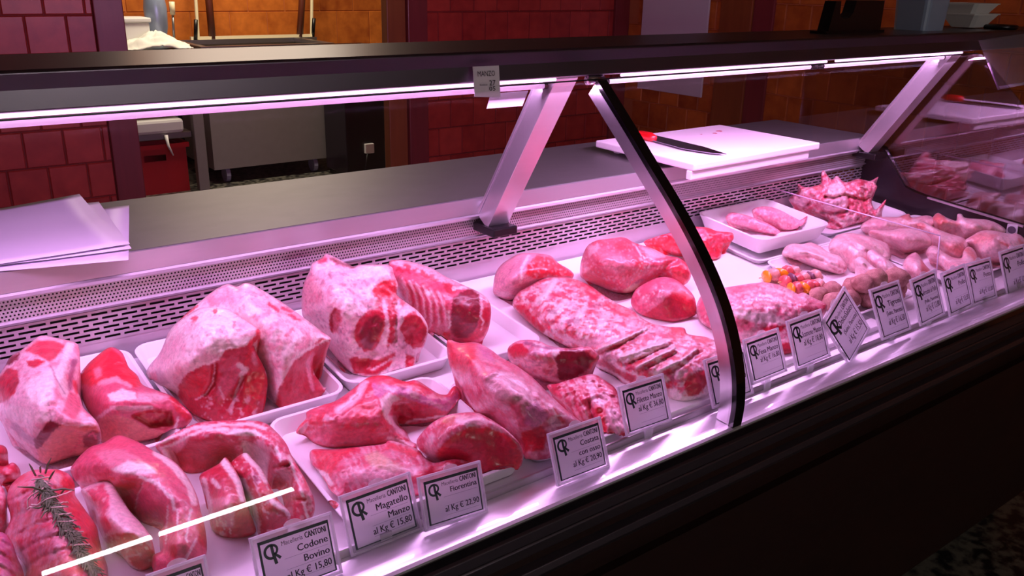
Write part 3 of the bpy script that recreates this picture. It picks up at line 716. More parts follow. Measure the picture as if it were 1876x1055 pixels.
    for fr in (.15, .3, .45, .6, .8):
        R_ = bt + fr * (Q[:nb] - bt) + away * (hh * .22 * math.sin(math.pi * fr))[:, None]
        if over: R_[:, 2] = np.maximum(R_[:, 2], rest(R_))
        idx = list(range(len(V), len(V) + nb)); V += [tuple(p) for p in R_]; cols += [tuple(c) for c in col[:nb]]; rings.append(idx)
    k = len(V); V += [tuple(p) for p in Q]; cols += [tuple(c) for c in col]; rings.append(list(range(k, k + nb)))
    for a, b in zip(rings[:-1], rings[1:]):
        for i in range(nb):
            j = (i + 1) % nb; F.append((a[i], a[j], b[j], b[i]))
    F += [tuple(k + i for i in f[::-1]) for f in F0]
    o = mk(name, V, F, mt or M_meat, parent, smooth=True)
    bm = bmesh.new(); bm.from_mesh(o.data); bmesh.ops.recalc_face_normals(bm, faces=bm.faces); bm.to_mesh(o.data); bm.free()
    ca = o.data.color_attributes.new('Col', 'FLOAT_COLOR', 'POINT')
    ca.data.foreach_set('color', np.column_stack([np.clip(np.array(cols), 0, 1), np.ones(len(cols))]).ravel())
    if not parent: tag(o, label, cat, group)
    return o

K1 = (0, 600, 4.69); K2 = (240, 500, 4.69); K3 = (520, 450, 4.69); K4 = (780, 600, 4.69); K5 = (890, 430, 4.69)
K8 = (0, 830, 4.69); K9 = (280, 750, 4.69); K10 = (520, 660, 4.69); K11 = (1260, 480, 6.243); K13 = (1400, 430, 6.243); K14 = (1576, 380, 6.243); K15 = (1430, 300, 7.817)
KL = (900, 270, 3.908); KH = (1250, 380, 3.908)

meat('veal_shank', 'thick veal shank with a sawn bone end facing the glass', 'meat', K1,
     [(-60, 640, 5), (-40, 480, 7), (0, 400, 8), (45, 325, 8.5), (90, 250, 9.5), (180, 195, 10.5), (300, 100, 11.5), (360, 68, 11.5), (470, 85, 11), (640, 125, 10.5), (680, 180, 10), (688, 300, 9), (682, 420, 8), (665, 520, 7.5), (690, 600, 7.4), (720, 690, 7), (800, 770, 6.8), (845, 830, 6.3), (870, 920, 4.5), (860, 1000, 2.5), (780, 1070, .8), (600, 1120, 0), (420, 1175, 0), (330, 1150, 0), (250, 1080, .6), (130, 960, 2), (60, 870, 3), (-10, 780, 4.5)],
     [(450, 800, 7.8), (600, 830, 7.5), (300, 880, 6.5), (250, 700, 8.7), (450, 600, 10), (350, 400, 11.2), (550, 400, 10.5), (600, 950, 4.3), (420, 1050, 2.6), (120, 650, 8.4)], 'f',
     [('n', 'P', 50, .1, .5), ('p', 'L', [(-60, 500), (0, 420), (60, 350), (150, 360), (165, 470), (130, 560), (40, 640), (-60, 660)], 24), ('n', 'D', 90, .1, .5, [(-60, 500), (0, 420), (60, 350), (150, 360), (165, 470), (40, 640), (-60, 660)]),
      ('p', 'L', [(200, 210), (320, 110), (450, 110), (565, 150), (480, 260), (420, 300), (330, 240), (250, 220)], 26, .9), ('p', 'L', [(230, 290), (330, 265), (385, 300), (290, 345), (240, 335)], 22), ('p', 'D', [(40, 320), (90, 250), (190, 200), (150, 280), (80, 320)], 20),
      ('l', 'V', [(640, 290), (612, 400), (600, 520)], 44, .8), ('l', 'F', [(600, 160), (560, 280), (510, 400), (560, 560)], 70, .9), ('p', 'F', [(280, 420), (470, 330), (480, 500), (400, 700), (250, 640), (200, 500)], 60, .8),
      ('l', 'F', [(90, 720), (220, 760), (360, 760)], 110, .55), ('l', 'V', [(430, 330), (505, 470), (570, 570)], 16, .6), ('l', 'V', [(415, 640), (430, 740), (440, 780)], 8, .7), ('l', 'V', [(120, 840), (220, 940), (290, 980)], 60, .55),
      ('p', 't', [(600, 540), (690, 600), (700, 700), (640, 790), (530, 740)], 40, .8), ('l', 'R', [(640, 470), (660, 560)], 30, .8),
      ('p', 'B', [(310, 960), (440, 800), (520, 830), (700, 850), (840, 835), (880, 950), (790, 1070), (600, 1130), (420, 1180), (330, 1140)], 14), ('p', 'D', [(285, 965), (425, 795), (520, 830), (440, 920), (350, 1030), (300, 1040)], 14),
      ('p', 'D', [(715, 935), (800, 875), (870, 900), (860, 1010), (720, 1030)], 26, .85), ('l', 't', [(560, 880), (670, 880), (690, 980), (600, 1070)], 10, .8), ('l', 'P', [(770, 930), (800, 900), (820, 950)], 18), ('l', 'F', [(530, 825), (700, 845), (840, 825)], 14, .6)], B=.35, edge=12, rough=.16)
meat('bone_joint', 'smaller red joint with an open bone hollow beside the thick shank', 'meat', K1,
     [(690, 400, 5), (740, 330, 6.3), (800, 270, 7.3), (940, 170, 8.5), (1040, 205, 8.4), (1085, 290, 7.8), (1110, 345, 7.4), (1180, 410, 7), (1225, 490, 6.5), (1350, 540, 6.2), (1470, 585, 6), (1560, 660, 5.2), (1650, 760, 4), (1610, 840, 2.6), (1520, 890, 1.6), (1420, 925, .6), (1250, 975, 0), (1050, 1000, 0), (880, 990, 0), (838, 900, .6), (825, 800, 2.2), (760, 720, 2.4), (700, 600, 2.7), (678, 500, 3.7)],
     [(950, 300, 8), (950, 450, 7.6), (1050, 560, 7.6), (1250, 600, 7.1), (950, 690, 6.6), (1100, 800, 4), (980, 900, 1.8), (1350, 800, 3.6), (780, 600, 5)], 'P',
     [('p', 'R', [(680, 410), (800, 260), (940, 160), (1095, 290), (1235, 490), (1150, 520), (1000, 420), (860, 470), (780, 505), (690, 480)], 40), ('p', 'Q', [(800, 350), (860, 340), (880, 420), (820, 440)], 40, .7), ('l', 'f', [(860, 480), (1000, 440), (1120, 500)], 40, .6),
      ('p', 'F', [(920, 570), (1050, 530), (1160, 555), (1175, 615), (950, 635)], 26), ('p', 'f', [(1180, 560), (1350, 560), (1460, 600), (1300, 640), (1180, 630)], 40, .8), ('p', 'P', [(685, 520), (760, 560), (845, 660), (830, 790), (700, 620)], 26, .8),
      ('p', 'B', [(835, 860), (880, 750), (1000, 755), (1130, 780), (1200, 840), (1420, 900), (1410, 930), (1100, 1000), (865, 990)], 20), ('p', 'L', [(870, 800), (960, 770), (1080, 800), (1120, 900), (980, 960), (880, 930)], 60, .35), ('p', 'L', [(1120, 745), (1300, 700), (1480, 715), (1510, 830), (1420, 890), (1290, 865), (1180, 790)], 22), ('n', 'B', 120, .05, .7, [(1140, 745), (1300, 700), (1480, 720), (1500, 830), (1400, 880), (1180, 790)]),
      ('l', 'f', [(850, 770), (950, 690), (1100, 700), (1300, 690)], 34), ('l', 'R', [(1480, 605), (1540, 700), (1630, 790)], 62, .8), ('l', 'F', [(1525, 770), (1510, 870)], 18), ('p', 't', [(890, 660), (930, 650), (930, 690), (890, 690)], 14),
      ('hp', [(1130, 755), (1300, 710), (1470, 730), (1490, 830), (1290, 850)], -.8, 30)], B=.35, edge=12, rough=.14)
meat('beef_rump', 'large beef rump piece with a pink fat cap, standing behind the sawn piece', 'meat', K2,
     [(340, 500, 8), (450, 370, 10.5), (600, 240, 13), (700, 160, 14.2), (820, 95, 15), (910, 118, 15), (985, 85, 15.3), (1080, 120, 14.8), (1280, 240, 13), (1480, 380, 11), (1640, 500, 9), (1722, 572, 8), (1640, 640, 7), (1570, 740, 5.5), (1575, 860, 3.5), (1640, 960, 1.5), (1675, 1030, .3), (1500, 1110, 0), (1290, 1165, 0), (1195, 1020, 1.8), (1120, 850, 4.4), (1040, 680, 7.2), (950, 530, 9.4), (800, 410, 11.2), (600, 390, 10.8), (430, 520, 8)],
     [(700, 330, 12.2), (850, 350, 12.6), (980, 440, 11.6), (1090, 540, 10.6), (1120, 640, 9.2), (1150, 760, 7), (1190, 880, 4.8), (1000, 250, 14.6), (1230, 450, 12.9), (1400, 620, 10), (1500, 560, 9.8), (1300, 830, 7.2), (1240, 1000, 3.4), (1450, 900, 4.3), (1500, 700, 7.6)], 'f',
     [('n', 'F', 42, -.1, .75), ('n', 'Q', 60, .25, .7), ('n', 'V', 150, .55, .35), ('l', 'L', [(345, 490), (450, 375), (560, 285)], 26), ('p', 'Q', [(600, 230), (820, 95), (980, 130), (950, 260), (700, 280)], 80, .5), ('l', 't', [(1185, 262), (1270, 325)], 32), ('l', 't', [(1300, 300), (1370, 330)], 30), ('p', 't', [(1330, 345), (1400, 360), (1470, 410), (1400, 405)], 16), ('l', 'P', [(1390, 480), (1330, 540)], 26, .7),
      ('p', 'L', [(1640, 555), (1720, 570), (1620, 690), (1570, 770), (1580, 870), (1685, 1040), (1500, 1120), (1225, 1190), (1255, 1010), (1330, 885), (1400, 760), (1480, 690)], 14), ('l', 'F', [(1700, 565), (1480, 675), (1390, 750), (1255, 990), (1225, 1150)], 22), ('l', 'Q', [(1560, 690), (1520, 780), (1530, 880), (1560, 1000)], 34, .85), ('l', 't', [(1620, 590), (1540, 700)], 20, .6)], B=.5, edge=16, rough=.16, seed=1)
meat('beef_rump', 'beef rump piece with a white fat cap and sawn red bone face towards the glass', 'meat', K2,
     [(130, 880, 2), (155, 800, 4), (250, 680, 7), (330, 500, 10), (430, 400, 12), (600, 300, 13.6), (740, 292, 14.3), (830, 310, 14.3), (960, 390, 13.9), (1060, 460, 13.4), (1115, 505, 12.5), (1090, 575, 11.5), (1060, 640, 10.5), (1130, 780, 7.7), (1172, 900, 5.6), (1165, 1050, 3), (1130, 1200, .7), (1040, 1275, 0), (850, 1290, 0), (650, 1270, 0), (480, 1180, .2), (380, 1060, .5), (260, 1020, .5), (170, 960, .8)],
     [(600, 450, 14), (850, 500, 13.6), (700, 620, 12.6), (450, 650, 11), (350, 850, 7), (520, 800, 9.4), (760, 660, 11.8), (950, 640, 11.2), (650, 830, 8.6), (900, 850, 7.2), (1050, 850, 6.6), (600, 1050, 4), (850, 1050, 3.8), (1050, 1080, 3)], 'F',
     [('n', 'f', 40, .12, .65), ('n', 'Q', 70, .4, .5), ('n', 'V', 160, .55, .4), ('p', 'f', [(170, 760), (400, 520), (480, 600), (260, 850)], 90, .6), ('p', 'V', [(140, 860), (250, 820), (330, 940), (250, 1020), (160, 940)], 50, .55), ('p', 't', [(150, 850), (210, 850), (230, 920), (180, 920)], 24, .6),
      ('p', 't', [(510, 385), (560, 372), (590, 380), (545, 425)], 12), ('p', 't', [(690, 325), (735, 305), (750, 320), (720, 360)], 12), ('l', 'P', [(885, 425), (885, 470)], 24, .7),
      ('p', 'L', [(412, 960), (490, 855), (640, 790), (720, 778), (760, 690), (830, 650), (920, 642), (1000, 620), (1060, 630), (1140, 790), (1180, 920), (1160, 1210), (1050, 1290), (650, 1290), (480, 1190), (405, 1060)], 14), ('p', 'R', [(425, 980), (520, 870), (640, 805), (695, 830), (690, 950), (600, 1055), (440, 1070)], 24, .8), ('p', 'R', [(985, 900), (1060, 790), (1130, 815), (1165, 950), (1150, 1120), (960, 1020)], 26, .8),
      ('p', 'P', [(745, 960), (800, 850), (900, 775), (965, 800), (940, 900), (810, 1060), (740, 1110)], 40, .9), ('l', 'f', [(720, 790), (705, 950), (640, 1045), (560, 1090)], 12, .9), ('l', 'F', [(925, 795), (985, 830), (945, 870)], 42), ('l', 'f', [(960, 890), (890, 1050), (860, 1210)], 22, .9), ('l', 'f', [(760, 980), (800, 1090)], 16, .8), ('l', 'Q', [(1040, 690), (1075, 780)], 40, .8), ('l', 'R', [(1030, 660), (990, 775)], 38),
      ('l', 'R', [(1095, 490), (1100, 540), (1020, 612)], 46), ('l', 'F', [(480, 840), (640, 775), (740, 745), (800, 650), (920, 630)], 22), ('n', 'f', 120, .35, .6, [(600, 1050), (1100, 1050), (1100, 1280), (600, 1280)]),
      ('h', [(720, 790), (705, 950), (640, 1045)], 20, -.5), ('h', [(960, 880), (890, 1050)], 20, -.4)], B=.4, edge=14, rough=.15, seed=2)
meat('tbone_loin', 'big bone-in beef loin with grey-pink fat, a round window cut and red eyes of meat', 'meat', K3,
     [(160, 600, 5.5), (152, 480, 8), (170, 330, 11), (220, 220, 13.5), (245, 150, 14.8), (320, 110, 15.2), (365, 72, 15.8), (440, 100, 15.3), (600, 180, 14), (640, 168, 14.2), (850, 160, 14.5), (930, 185, 14.2), (945, 240, 13.5), (980, 340, 12), (962, 410, 11), (1040, 480, 10), (1150, 560, 9), (1220, 650, 7.5), (1240, 740, 5.8), (1200, 870, 3), (1140, 930, 1.6), (1118, 1040, .3), (1000, 1060, .2), (900, 1095, 0), (780, 1125, 0), (640, 1115, 0), (540, 1060, .3), (400, 900, 1), (300, 740, 2.5), (200, 640, 4.5)],
     [(400, 300, 14.4), (500, 600, 10.7), (350, 500, 11.6), (650, 450, 12.2), (800, 350, 12.7), (750, 700, 7.8), (1000, 600, 9), (1100, 750, 5.6), (900, 900, 3.6), (700, 950, 2.6), (550, 850, 5.6), (850, 200, 14.6)], 'f',
     [('n', 'F', 45, 0, .7), ('n', 'Q', 60, .3, .6), ('n', 'V', 130, .45, .5), ('n', 'V', 60, .55, .35), ('p', 'P', [(160, 320), (240, 250), (330, 400), (290, 600), (170, 600)], 100, .55), ('l', 't', [(310, 130), (350, 120)], 50), ('l', 'D', [(400, 110), (480, 150), (600, 178)], 30, .8), ('l', 'V', [(390, 250), (395, 275)], 26, .8), ('l', 'V', [(690, 300), (720, 330)], 36, .5),
      ('p', 'F', [(620, 190), (820, 165), (930, 190), (860, 280), (720, 290), (640, 250)], 50, .6),
      ('p', 'L', [(440, 530), (490, 560), (503, 640), (465, 745), (410, 755), (388, 660), (400, 580)], 12), ('n', 'P', 200, .1, .7, [(440, 530), (490, 560), (503, 640), (465, 745), (410, 755), (390, 640)]),
      ('p', 'R', [(765, 350), (860, 295), (965, 300), (970, 395), (900, 440), (780, 440)], 16), ('p', 'R', [(800, 440), (970, 400), (1050, 490), (1000, 560), (860, 500), (780, 520)], 30, .7),
      ('p', 'L', [(598, 745), (640, 640), (720, 560), (850, 515), (875, 620), (862, 760), (770, 900), (690, 910), (610, 820)], 20), ('p', 'D', [(690, 660), (800, 590), (858, 640), (830, 760), (750, 890), (680, 880), (640, 780)], 40, .9), ('l', 'f', [(855, 470), (885, 600), (875, 750), (800, 900), (700, 975)], 24), ('p', 'L', [(885, 440), (965, 440), (972, 600), (960, 800), (880, 890), (905, 700)], 14), 
      ('l', 'f', [(985, 470), (985, 640), (1000, 830), (1090, 950)], 22), ('l', 'F', [(975, 520), (1000, 530)], 34), ('p', 'L', [(1040, 600), (1120, 555), (1200, 640), (1245, 740), (1195, 870), (1120, 890), (1040, 825), (1000, 720)], 16), ('l', 'w', [(1045, 500), (1150, 562), (1232, 680), (1238, 790)], 14),
      ('p', 'L', [(555, 965), (650, 950), (800, 985), (900, 940), (990, 900), (910, 1040), (790, 1120), (600, 1095)], 16), ('l', 'f', [(650, 965), (780, 960), (900, 880)], 16), ('l', 'f', [(760, 1070), (880, 1000), (980, 950)], 16), ('p', 'f', [(960, 890), (1040, 890), (1035, 1000), (950, 1075)], 20), ('p', 'L', [(1050, 930), (1120, 950), (1120, 1045), (1040, 1050)], 16), ('p', 'f', [(1050, 880), (1120, 890), (1130, 930), (1050, 930)], 20),
      ('l', 'f', [(380, 800), (470, 920), (545, 1045)], 60, .8), ('n', 'f', 190, .35, .6, [(880, 440), (1000, 440), (960, 880), (880, 880)]), ('h', [(968, 500), (965, 820)], 10, -.35), ('hp', [(440, 540), (490, 570), (495, 640), (460, 735), (410, 745), (400, 600)], -.5, 16)], B=.4, edge=14, rough=.17, seed=3)
meat('rib_loin', 'beef rib roast lying on its side, rib bones and dark eye showing', 'meat', K3,
     [(900, 150, 12), (990, 120, 12.5), (1100, 140, 12.2), (1260, 190, 11.5), (1400, 270, 10.5), (1560, 345, 9.5), (1680, 400, 9), (1760, 470, 8), (1780, 560, 6.5), (1768, 680, 4.5), (1740, 760, 2.5), (1690, 825, 1), (1560, 838, .3), (1440, 830, .2), (1400, 872, 0), (1250, 780, 1), (1150, 650, 3), (1050, 500, 6), (950, 340, 9)],
     [(1050, 300, 11), (1250, 350, 10), (1200, 500, 7.4), (1350, 650, 4.8), (1400, 450, 9), (1600, 500, 8), (1600, 700, 4.2)], 'P',
     [('p', 'f', [(900, 150), (1000, 110), (1260, 180), (1400, 260), (1570, 340), (1450, 340), (1330, 310), (1100, 210)], 30, .9), ('n', 'L', 110, .1, .8, [(920, 150), (1050, 150), (1320, 270), (1360, 330), (1150, 260), (960, 220)]), ('p', 'L', [(1360, 310), (1440, 330), (1500, 380), (1450, 420), (1390, 400)], 20, .9)]
     + [o_ for k in range(6) for o_ in (('l', 'f', [(1010 + k * 62, 280 + k * 22), (1070 + k * 64, 390 + k * 34), (1085 + k * 62, 520 + k * 40), (1060 + k * 62, 600 + k * 40)], 18, .85), ('l', 'L', [(1040 + k * 62, 290 + k * 22), (1100 + k * 64, 400 + k * 34), (1112 + k * 62, 520 + k * 40)], 16, .6), ('h', [(1010 + k * 62, 280 + k * 22), (1070 + k * 64, 390 + k * 34), (1085 + k * 62, 520 + k * 40)], 16, .35))]
     + [('l', 'F', [(1225, 400), (1260, 410)], 36), ('p', 'D', [(1445, 460), (1520, 400), (1600, 370), (1680, 410), (1695, 520), (1680, 640), (1610, 790), (1500, 800), (1438, 750), (1440, 600)], 16), ('p', 'L', [(1700, 520), (1775, 540), (1770, 690), (1700, 790), (1600, 830), (1450, 815), (1600, 785), (1685, 660)], 18), ('l', 'f', [(1705, 550), (1685, 600), (1722, 650), (1690, 720)], 14), ('l', 'F', [(1460, 370), (1600, 348), (1680, 395), (1765, 475)], 28), ('l', 'f', [(1690, 420), (1705, 530)], 24), ('p', 'Q', [(1290, 700), (1400, 640), (1425, 720), (1350, 800)], 30, .8), ('l', 'F', [(1420, 560), (1425, 700)], 18, .8), ('p', 'R', [(1370, 740), (1430, 750), (1420, 850), (1370, 820)], 20), ('n', 'L', 160, .3, .35)], B=.35, edge=12, rough=.1, seed=4)
meat('rolled_roast', 'rolled red beef roast tied with string and a rosemary sprig', 'meat', K8,
     [(150, 215, 5.5), (250, 155, 6.8), (340, 140, 7.4), (480, 138, 7.4), (590, 180, 6.5), (640, 260, 5.5), (642, 350, 5), (720, 470, 4), (825, 620, 3), (850, 720, 2.5), (880, 850, 1.5), (920, 960, 1), (930, 1060, .6), (950, 1200, 0), (700, 1310, 0), (330, 1310, 0), (210, 1130, .5), (225, 1000, 1.2), (150, 880, 1.5), (60, 760, 1.6), (45, 680, 2.2), (90, 560, 3.5), (60, 420, 4), (80, 300, 5)],
     [(400, 220, 8.6), (430, 400, 8.7), (500, 600, 8.7), (600, 800, 8.5), (700, 1000, 8.2), (800, 1200, 7), (220, 500, 6.4), (690, 640, 5.6), (260, 780, 5.2), (400, 1000, 6), (780, 900, 4.6), (180, 330, 7)], 't',
     [('n', 'Q', 34, .05, .7), ('n', 'R', 50, .15, .8), ('s', 'Q', 26, .25, .6, -32), ('s', 'R', 20, .3, .5, -30), ('p', 'R', [(560, 380), (660, 380), (840, 640), (880, 850), (930, 1060), (800, 1000), (700, 700)], 60, .8), ('p', 'R', [(530, 180), (640, 260), (635, 340), (560, 330), (510, 240)], 30), ('p', 'w', [(470, 160), (540, 200), (500, 290), (440, 230)], 60, .5)]
     + [('h', [(70 + k * 25, 420 + k * 150), (250 + k * 30, 330 + k * 140), (440 + k * 40, 300 + k * 130), (620 + k * 40, 330 + k * 130), (760 + k * 40, 420 + k * 140)], 18, -.32) for k in range(6)]
     + [('l', 'f', [(70 + k * 25, 425 + k * 150), (250 + k * 30, 335 + k * 140), (440 + k * 40, 305 + k * 130)], 9, .5) for k in range(6)], B=.8, edge=24, step=3.6, rough=.3, rscale=45, seed=5, off=-.0062)
meat('rolled_roast', 'pale rolled roast tied with string, left of the rosemary roast', 'meat', K8,
     [(-260, 760, 4), (-120, 690, 5), (20, 680, 5), (100, 760, 4.5), (150, 900, 3.5), (195, 1000, 2.4), (215, 1120, 1.5), (200, 1280, .3), (-50, 1300, 0), (-260, 1250, 0), (-330, 1000, 1.5)],
     [(-50, 850, 6.2), (0, 1050, 6), (60, 1150, 5)], 'P',
     [('n', 'M', 50, 0, .8), ('n', 'f', 90, .3, .5)] + [('h', [(-250, 950 + k * 110), (0, 860 + k * 110), (190, 980 + k * 110)], 14, -.45) for k in range(-1, 4)] + [('l', 'f', [(-250, 955 + k * 110), (0, 865 + k * 110), (190, 985 + k * 110)], 9, .5) for k in range(-1, 4)], B=.7, edge=20, step=4, rough=.25, seed=6, off=-.0062)
meat('meat_chunk', 'small glossy red meat chunk behind the rosemary roast', 'meat', K8,
     [(-140, 160, 3), (-60, 110, 4), (40, 110, 4.6), (110, 80, 4.6), (165, 130, 4), (178, 200, 2.8), (150, 270, 1), (60, 310, .4), (-60, 300, .2), (-150, 250, .8)], [(50, 190, 4.6)], 'L', [('n', 'Q', 80, .25, .6), ('p', 'R', [(0, 200), (120, 220), (60, 290)], 30, .7)], B=.5, edge=14, step=4, seed=7, off=-.0062)
meat('meat_chunk', 'plain red meat chunk at the open edge of the shank tray', 'meat', K8,
     [(-140, -10, 3.5), (-40, -70, 4.5), (40, -60, 4.2), (68, 0, 3.2), (55, 70, 1.8), (0, 110, .6), (-140, 120, .4)], [(-20, 10, 4.6)], 'R', [('n', 'L', 80, .1, .6)], B=.4, edge=12, step=4, seed=8, off=-.0062)
meat('meat_chunk', 'pale textured meat piece squeezed between the two rolled roasts', 'meat', K8,
     [(-200, 330, 3), (-60, 270, 4.4), (20, 290, 4.6), (55, 400, 4), (60, 560, 2.6), (30, 660, 1), (-60, 700, .4), (-200, 640, .5)], [(-30, 450, 5)], 'P', [('n', 'f', 100, .1, .7), ('n', 'L', 60, .25, .6)], B=.5, edge=14, step=4, seed=9, off=-.0062)
meat('veal_loin', 'curved loin with thick white fat and a hollow inside, on the front deck', 'meat', K8,
     [(605, 150, 3.4), (640, 80, 4.4), (700, 10, 5), (780, -55, 5.5), (890, -90, 5.8), (1020, -153, 6), (1200, -91, 6), (1320, -20, 6), (1488, 65, 5.8), (1608, 197, 5.5), (1692, 365, 4.8), (1728, 510, 4.2), (1764, 654, 3.4), (1778, 834, 2.4), (1735, 960, 2), (1640, 1080, 1), (1450, 1120, .4), (1330, 1040, .5), (1305, 890, 1.8), (1390, 830, 2.3), (1368, 690, 2.6), (1405, 612, 1.4), (1230, 600, 0), (1155, 505, .6), (1060, 390, 1.6), (985, 285, 4.4), (925, 225, 5), (760, 280, 2.6), (660, 250, 2.6)],
     [(800, 100, 6), (1100, 50, 7.2), (1350, 180, 7.2), (1550, 350, 6.4), (1600, 600, 5.2), (1500, 800, 4.3), (1200, 205, 7), (1350, 275, 7), (1460, 410, 6.5), (1300, 480, 3.2), (1120, 350, 3.2), (1480, 600, 5), (1040, 190, 6.6)], 'P',
     [('p', 'P', [(600, 150), (700, 30), (800, -50), (960, 150), (870, 215), (700, 265)], 40, .9), ('n', 'L', 120, .2, .45, [(600, 150), (700, 30), (800, -50), (960, 150), (870, 215), (700, 265)]), ('p', 'Q', [(820, 0), (1000, -60), (1250, 60), (1300, 200), (1000, 200)], 60, .6), ('p', 't', [(850, -80), (1020, -150), (1200, -90), (1100, -60), (950, -20)], 30, .6), ('p', 'F', [(950, 140), (1100, 60), (1320, 110), (1350, 175), (1200, 185), (1050, 175)], 36), ('l', 'F', [(1340, 0), (1500, 120), (1620, 260), (1670, 420)], 56, .95), ('p', 'P', [(1100, -90), (1250, -40), (1450, 110), (1560, 310), (1480, 260), (1300, 120), (1150, -10)], 30, .75),
      ('l', 'F', [(1200, 205), (1350, 260), (1480, 390), (1500, 480)], 28, .9), ('p', 'L', [(975, 270), (1060, 205), (1200, 230), (1170, 300), (1050, 320)], 22), ('p', 'P', [(1050, 340), (1180, 280), (1300, 300), (1440, 440), (1400, 600), (1230, 590)], 40, .55), ('l', 'w', [(1225, 255), (1185, 370), (1160, 480)], 10, .8),
      ('l', 'P', [(1570, 380), (1545, 700), (1480, 960)], 70, .8), ('l', 'F', [(1440, 450), (1432, 620), (1420, 770)], 11), ('l', 'F', [(1525, 480), (1520, 640)], 14, .8), ('l', 'F', [(1640, 480), (1600, 720), (1610, 760)], 16), ('l', 'f', [(1680, 740), (1600, 900), (1560, 980)], 20), ('l', 'L', [(1490, 820), (1495, 870)], 60), ('p', 'L', [(1690, 560), (1765, 650), (1775, 830), (1700, 760)], 24, .9), ('p', 'R', [(930, 215), (1000, 200), (980, 250)], 14), ('h', [(1220, 255), (1180, 380), (1160, 480)], 12, -.25)], B=.45, edge=14, rough=.14, seed=10, off=-.0062)
meat('veal_chop', 'single block-shaped chop with pink top and red cut end, inside the curved loin', 'meat', K8,
     [(700, 310, 3.2), (880, 240, 4.3), (960, 250, 4.4), (1010, 330, 4.5), (1110, 490, 4.5), (1200, 590, 4.3), (1280, 690, 4.1), (1310, 760, 3.6), (1332, 870, 1.5), (1310, 965, .4), (1220, 1012, 0), (1130, 980, .1), (1060, 900, .4), (950, 800, .8), (880, 720, 1), (840, 620, 1.4), (810, 490, 2), (740, 390, 3)],
     [(930, 400, 5.2), (1000, 550, 5.3), (1080, 680, 5.1), (1150, 750, 4.2), (1180, 880, 1.8), (860, 560, 3.6)], 'f',
     [('p', 'P', [(740, 320), (890, 255), (960, 420), (900, 520), (960, 640), (900, 710), (850, 560), (800, 450)], 24), ('l', 'F', [(715, 320), (820, 480), (850, 600), (885, 710)], 32), ('p', 'f', [(930, 400), (1010, 380), (1200, 620), (1270, 720), (1000, 680), (960, 560)], 40, .8), ('p', 'L', [(895, 730), (1000, 685), (1150, 690), (1250, 765), (1345, 870), (1310, 980), (1220, 1025), (1060, 905), (940, 810)], 18), ('l', 'f', [(1060, 900), (1200, 870)], 14, .6), ('n', 'F', 110, .35, .4)], B=.3, edge=9, rough=.08, seed=11, off=-.0062)
meat('rib_ring', 'curved streaky rib piece with fat bands, arching behind the cut ribs', 'meat', K9,
     [(22, 310, 4), (60, 280, 5), (170, 210, 5.2), (320, 140, 6), (440, 105, 6.3), (700, 92, 6.5), (900, 100, 6.4), (990, 130, 6.3), (1080, 210, 6), (1150, 300, 5.6), (1190, 390, 5.2), (1270, 530, 4.7), (1330, 640, 3.8), (1382, 760, 2.8), (1388, 880, 1.6), (1330, 965, .6), (1220, 985, .4), (1195, 880, 1), (1180, 760, 1.6), (1130, 640, 1.2), (1040, 560, 2.5), (1000, 440, 4), (900, 330, 5), (790, 290, 5), (762, 380, 3.8), (700, 400, 1.6), (620, 420, 0), (560, 475, 0), (430, 535, 0), (290, 545, 0), (220, 480, .3), (150, 390, 1.2), (60, 370, 2.5)],
     [(300, 225, 5.9), (500, 185, 7.2), (800, 190, 7.4), (1000, 300, 6.9), (1100, 450, 5.9), (1250, 700, 3.9), (400, 400, 2.2), (560, 330, 4), (700, 270, 6), (330, 330, 3.8)], 't',
     [('n', 'f', 110, .2, .6), ('p', 'L', [(150, 410), (330, 250), (560, 235), (710, 300), (710, 400), (600, 425), (430, 545), (270, 545)], 50, .9), ('p', 'Q', [(80, 350), (320, 240), (260, 330), (160, 410)], 30, .9), ('l', 'F', [(40, 300), (180, 232), (350, 162), (600, 128), (850, 128), (970, 165)], 26), ('l', 'F', [(80, 335), (200, 285), (380, 200), (450, 172), (640, 172)], 24), ('p', 'F', [(620, 205), (700, 168), (880, 165), (940, 220), (1040, 285), (900, 225), (720, 225)], 18),
      ('l', 'F', [(790, 300), (900, 350), (970, 410)], 56), ('p', 'f', [(790, 340), (950, 420), (980, 560), (900, 450)], 20), ('l', 'F', [(1060, 320), (1095, 450)], 26), ('l', 'F', [(1175, 400), (1230, 590), (1310, 790)], 24), ('l', 'F', [(1290, 790), (1330, 940)], 22), ('l', 'L', [(1040, 492), (1165, 470)], 34), ('l', 'L', [(1215, 760), (1300, 770)], 34), ('p', 'f', [(1030, 520), (1130, 500), (1200, 560), (1180, 640), (1090, 560)], 26, .7), ('p', 'f', [(900, 260), (1010, 330), (1000, 400), (900, 310)], 26, .7), ('h', [(1035, 500), (1165, 475)], 14, -.5), ('h', [(1200, 780), (1310, 770)], 14, -.4)], B=.35, edge=10, rough=.12, seed=12, off=-.0062)
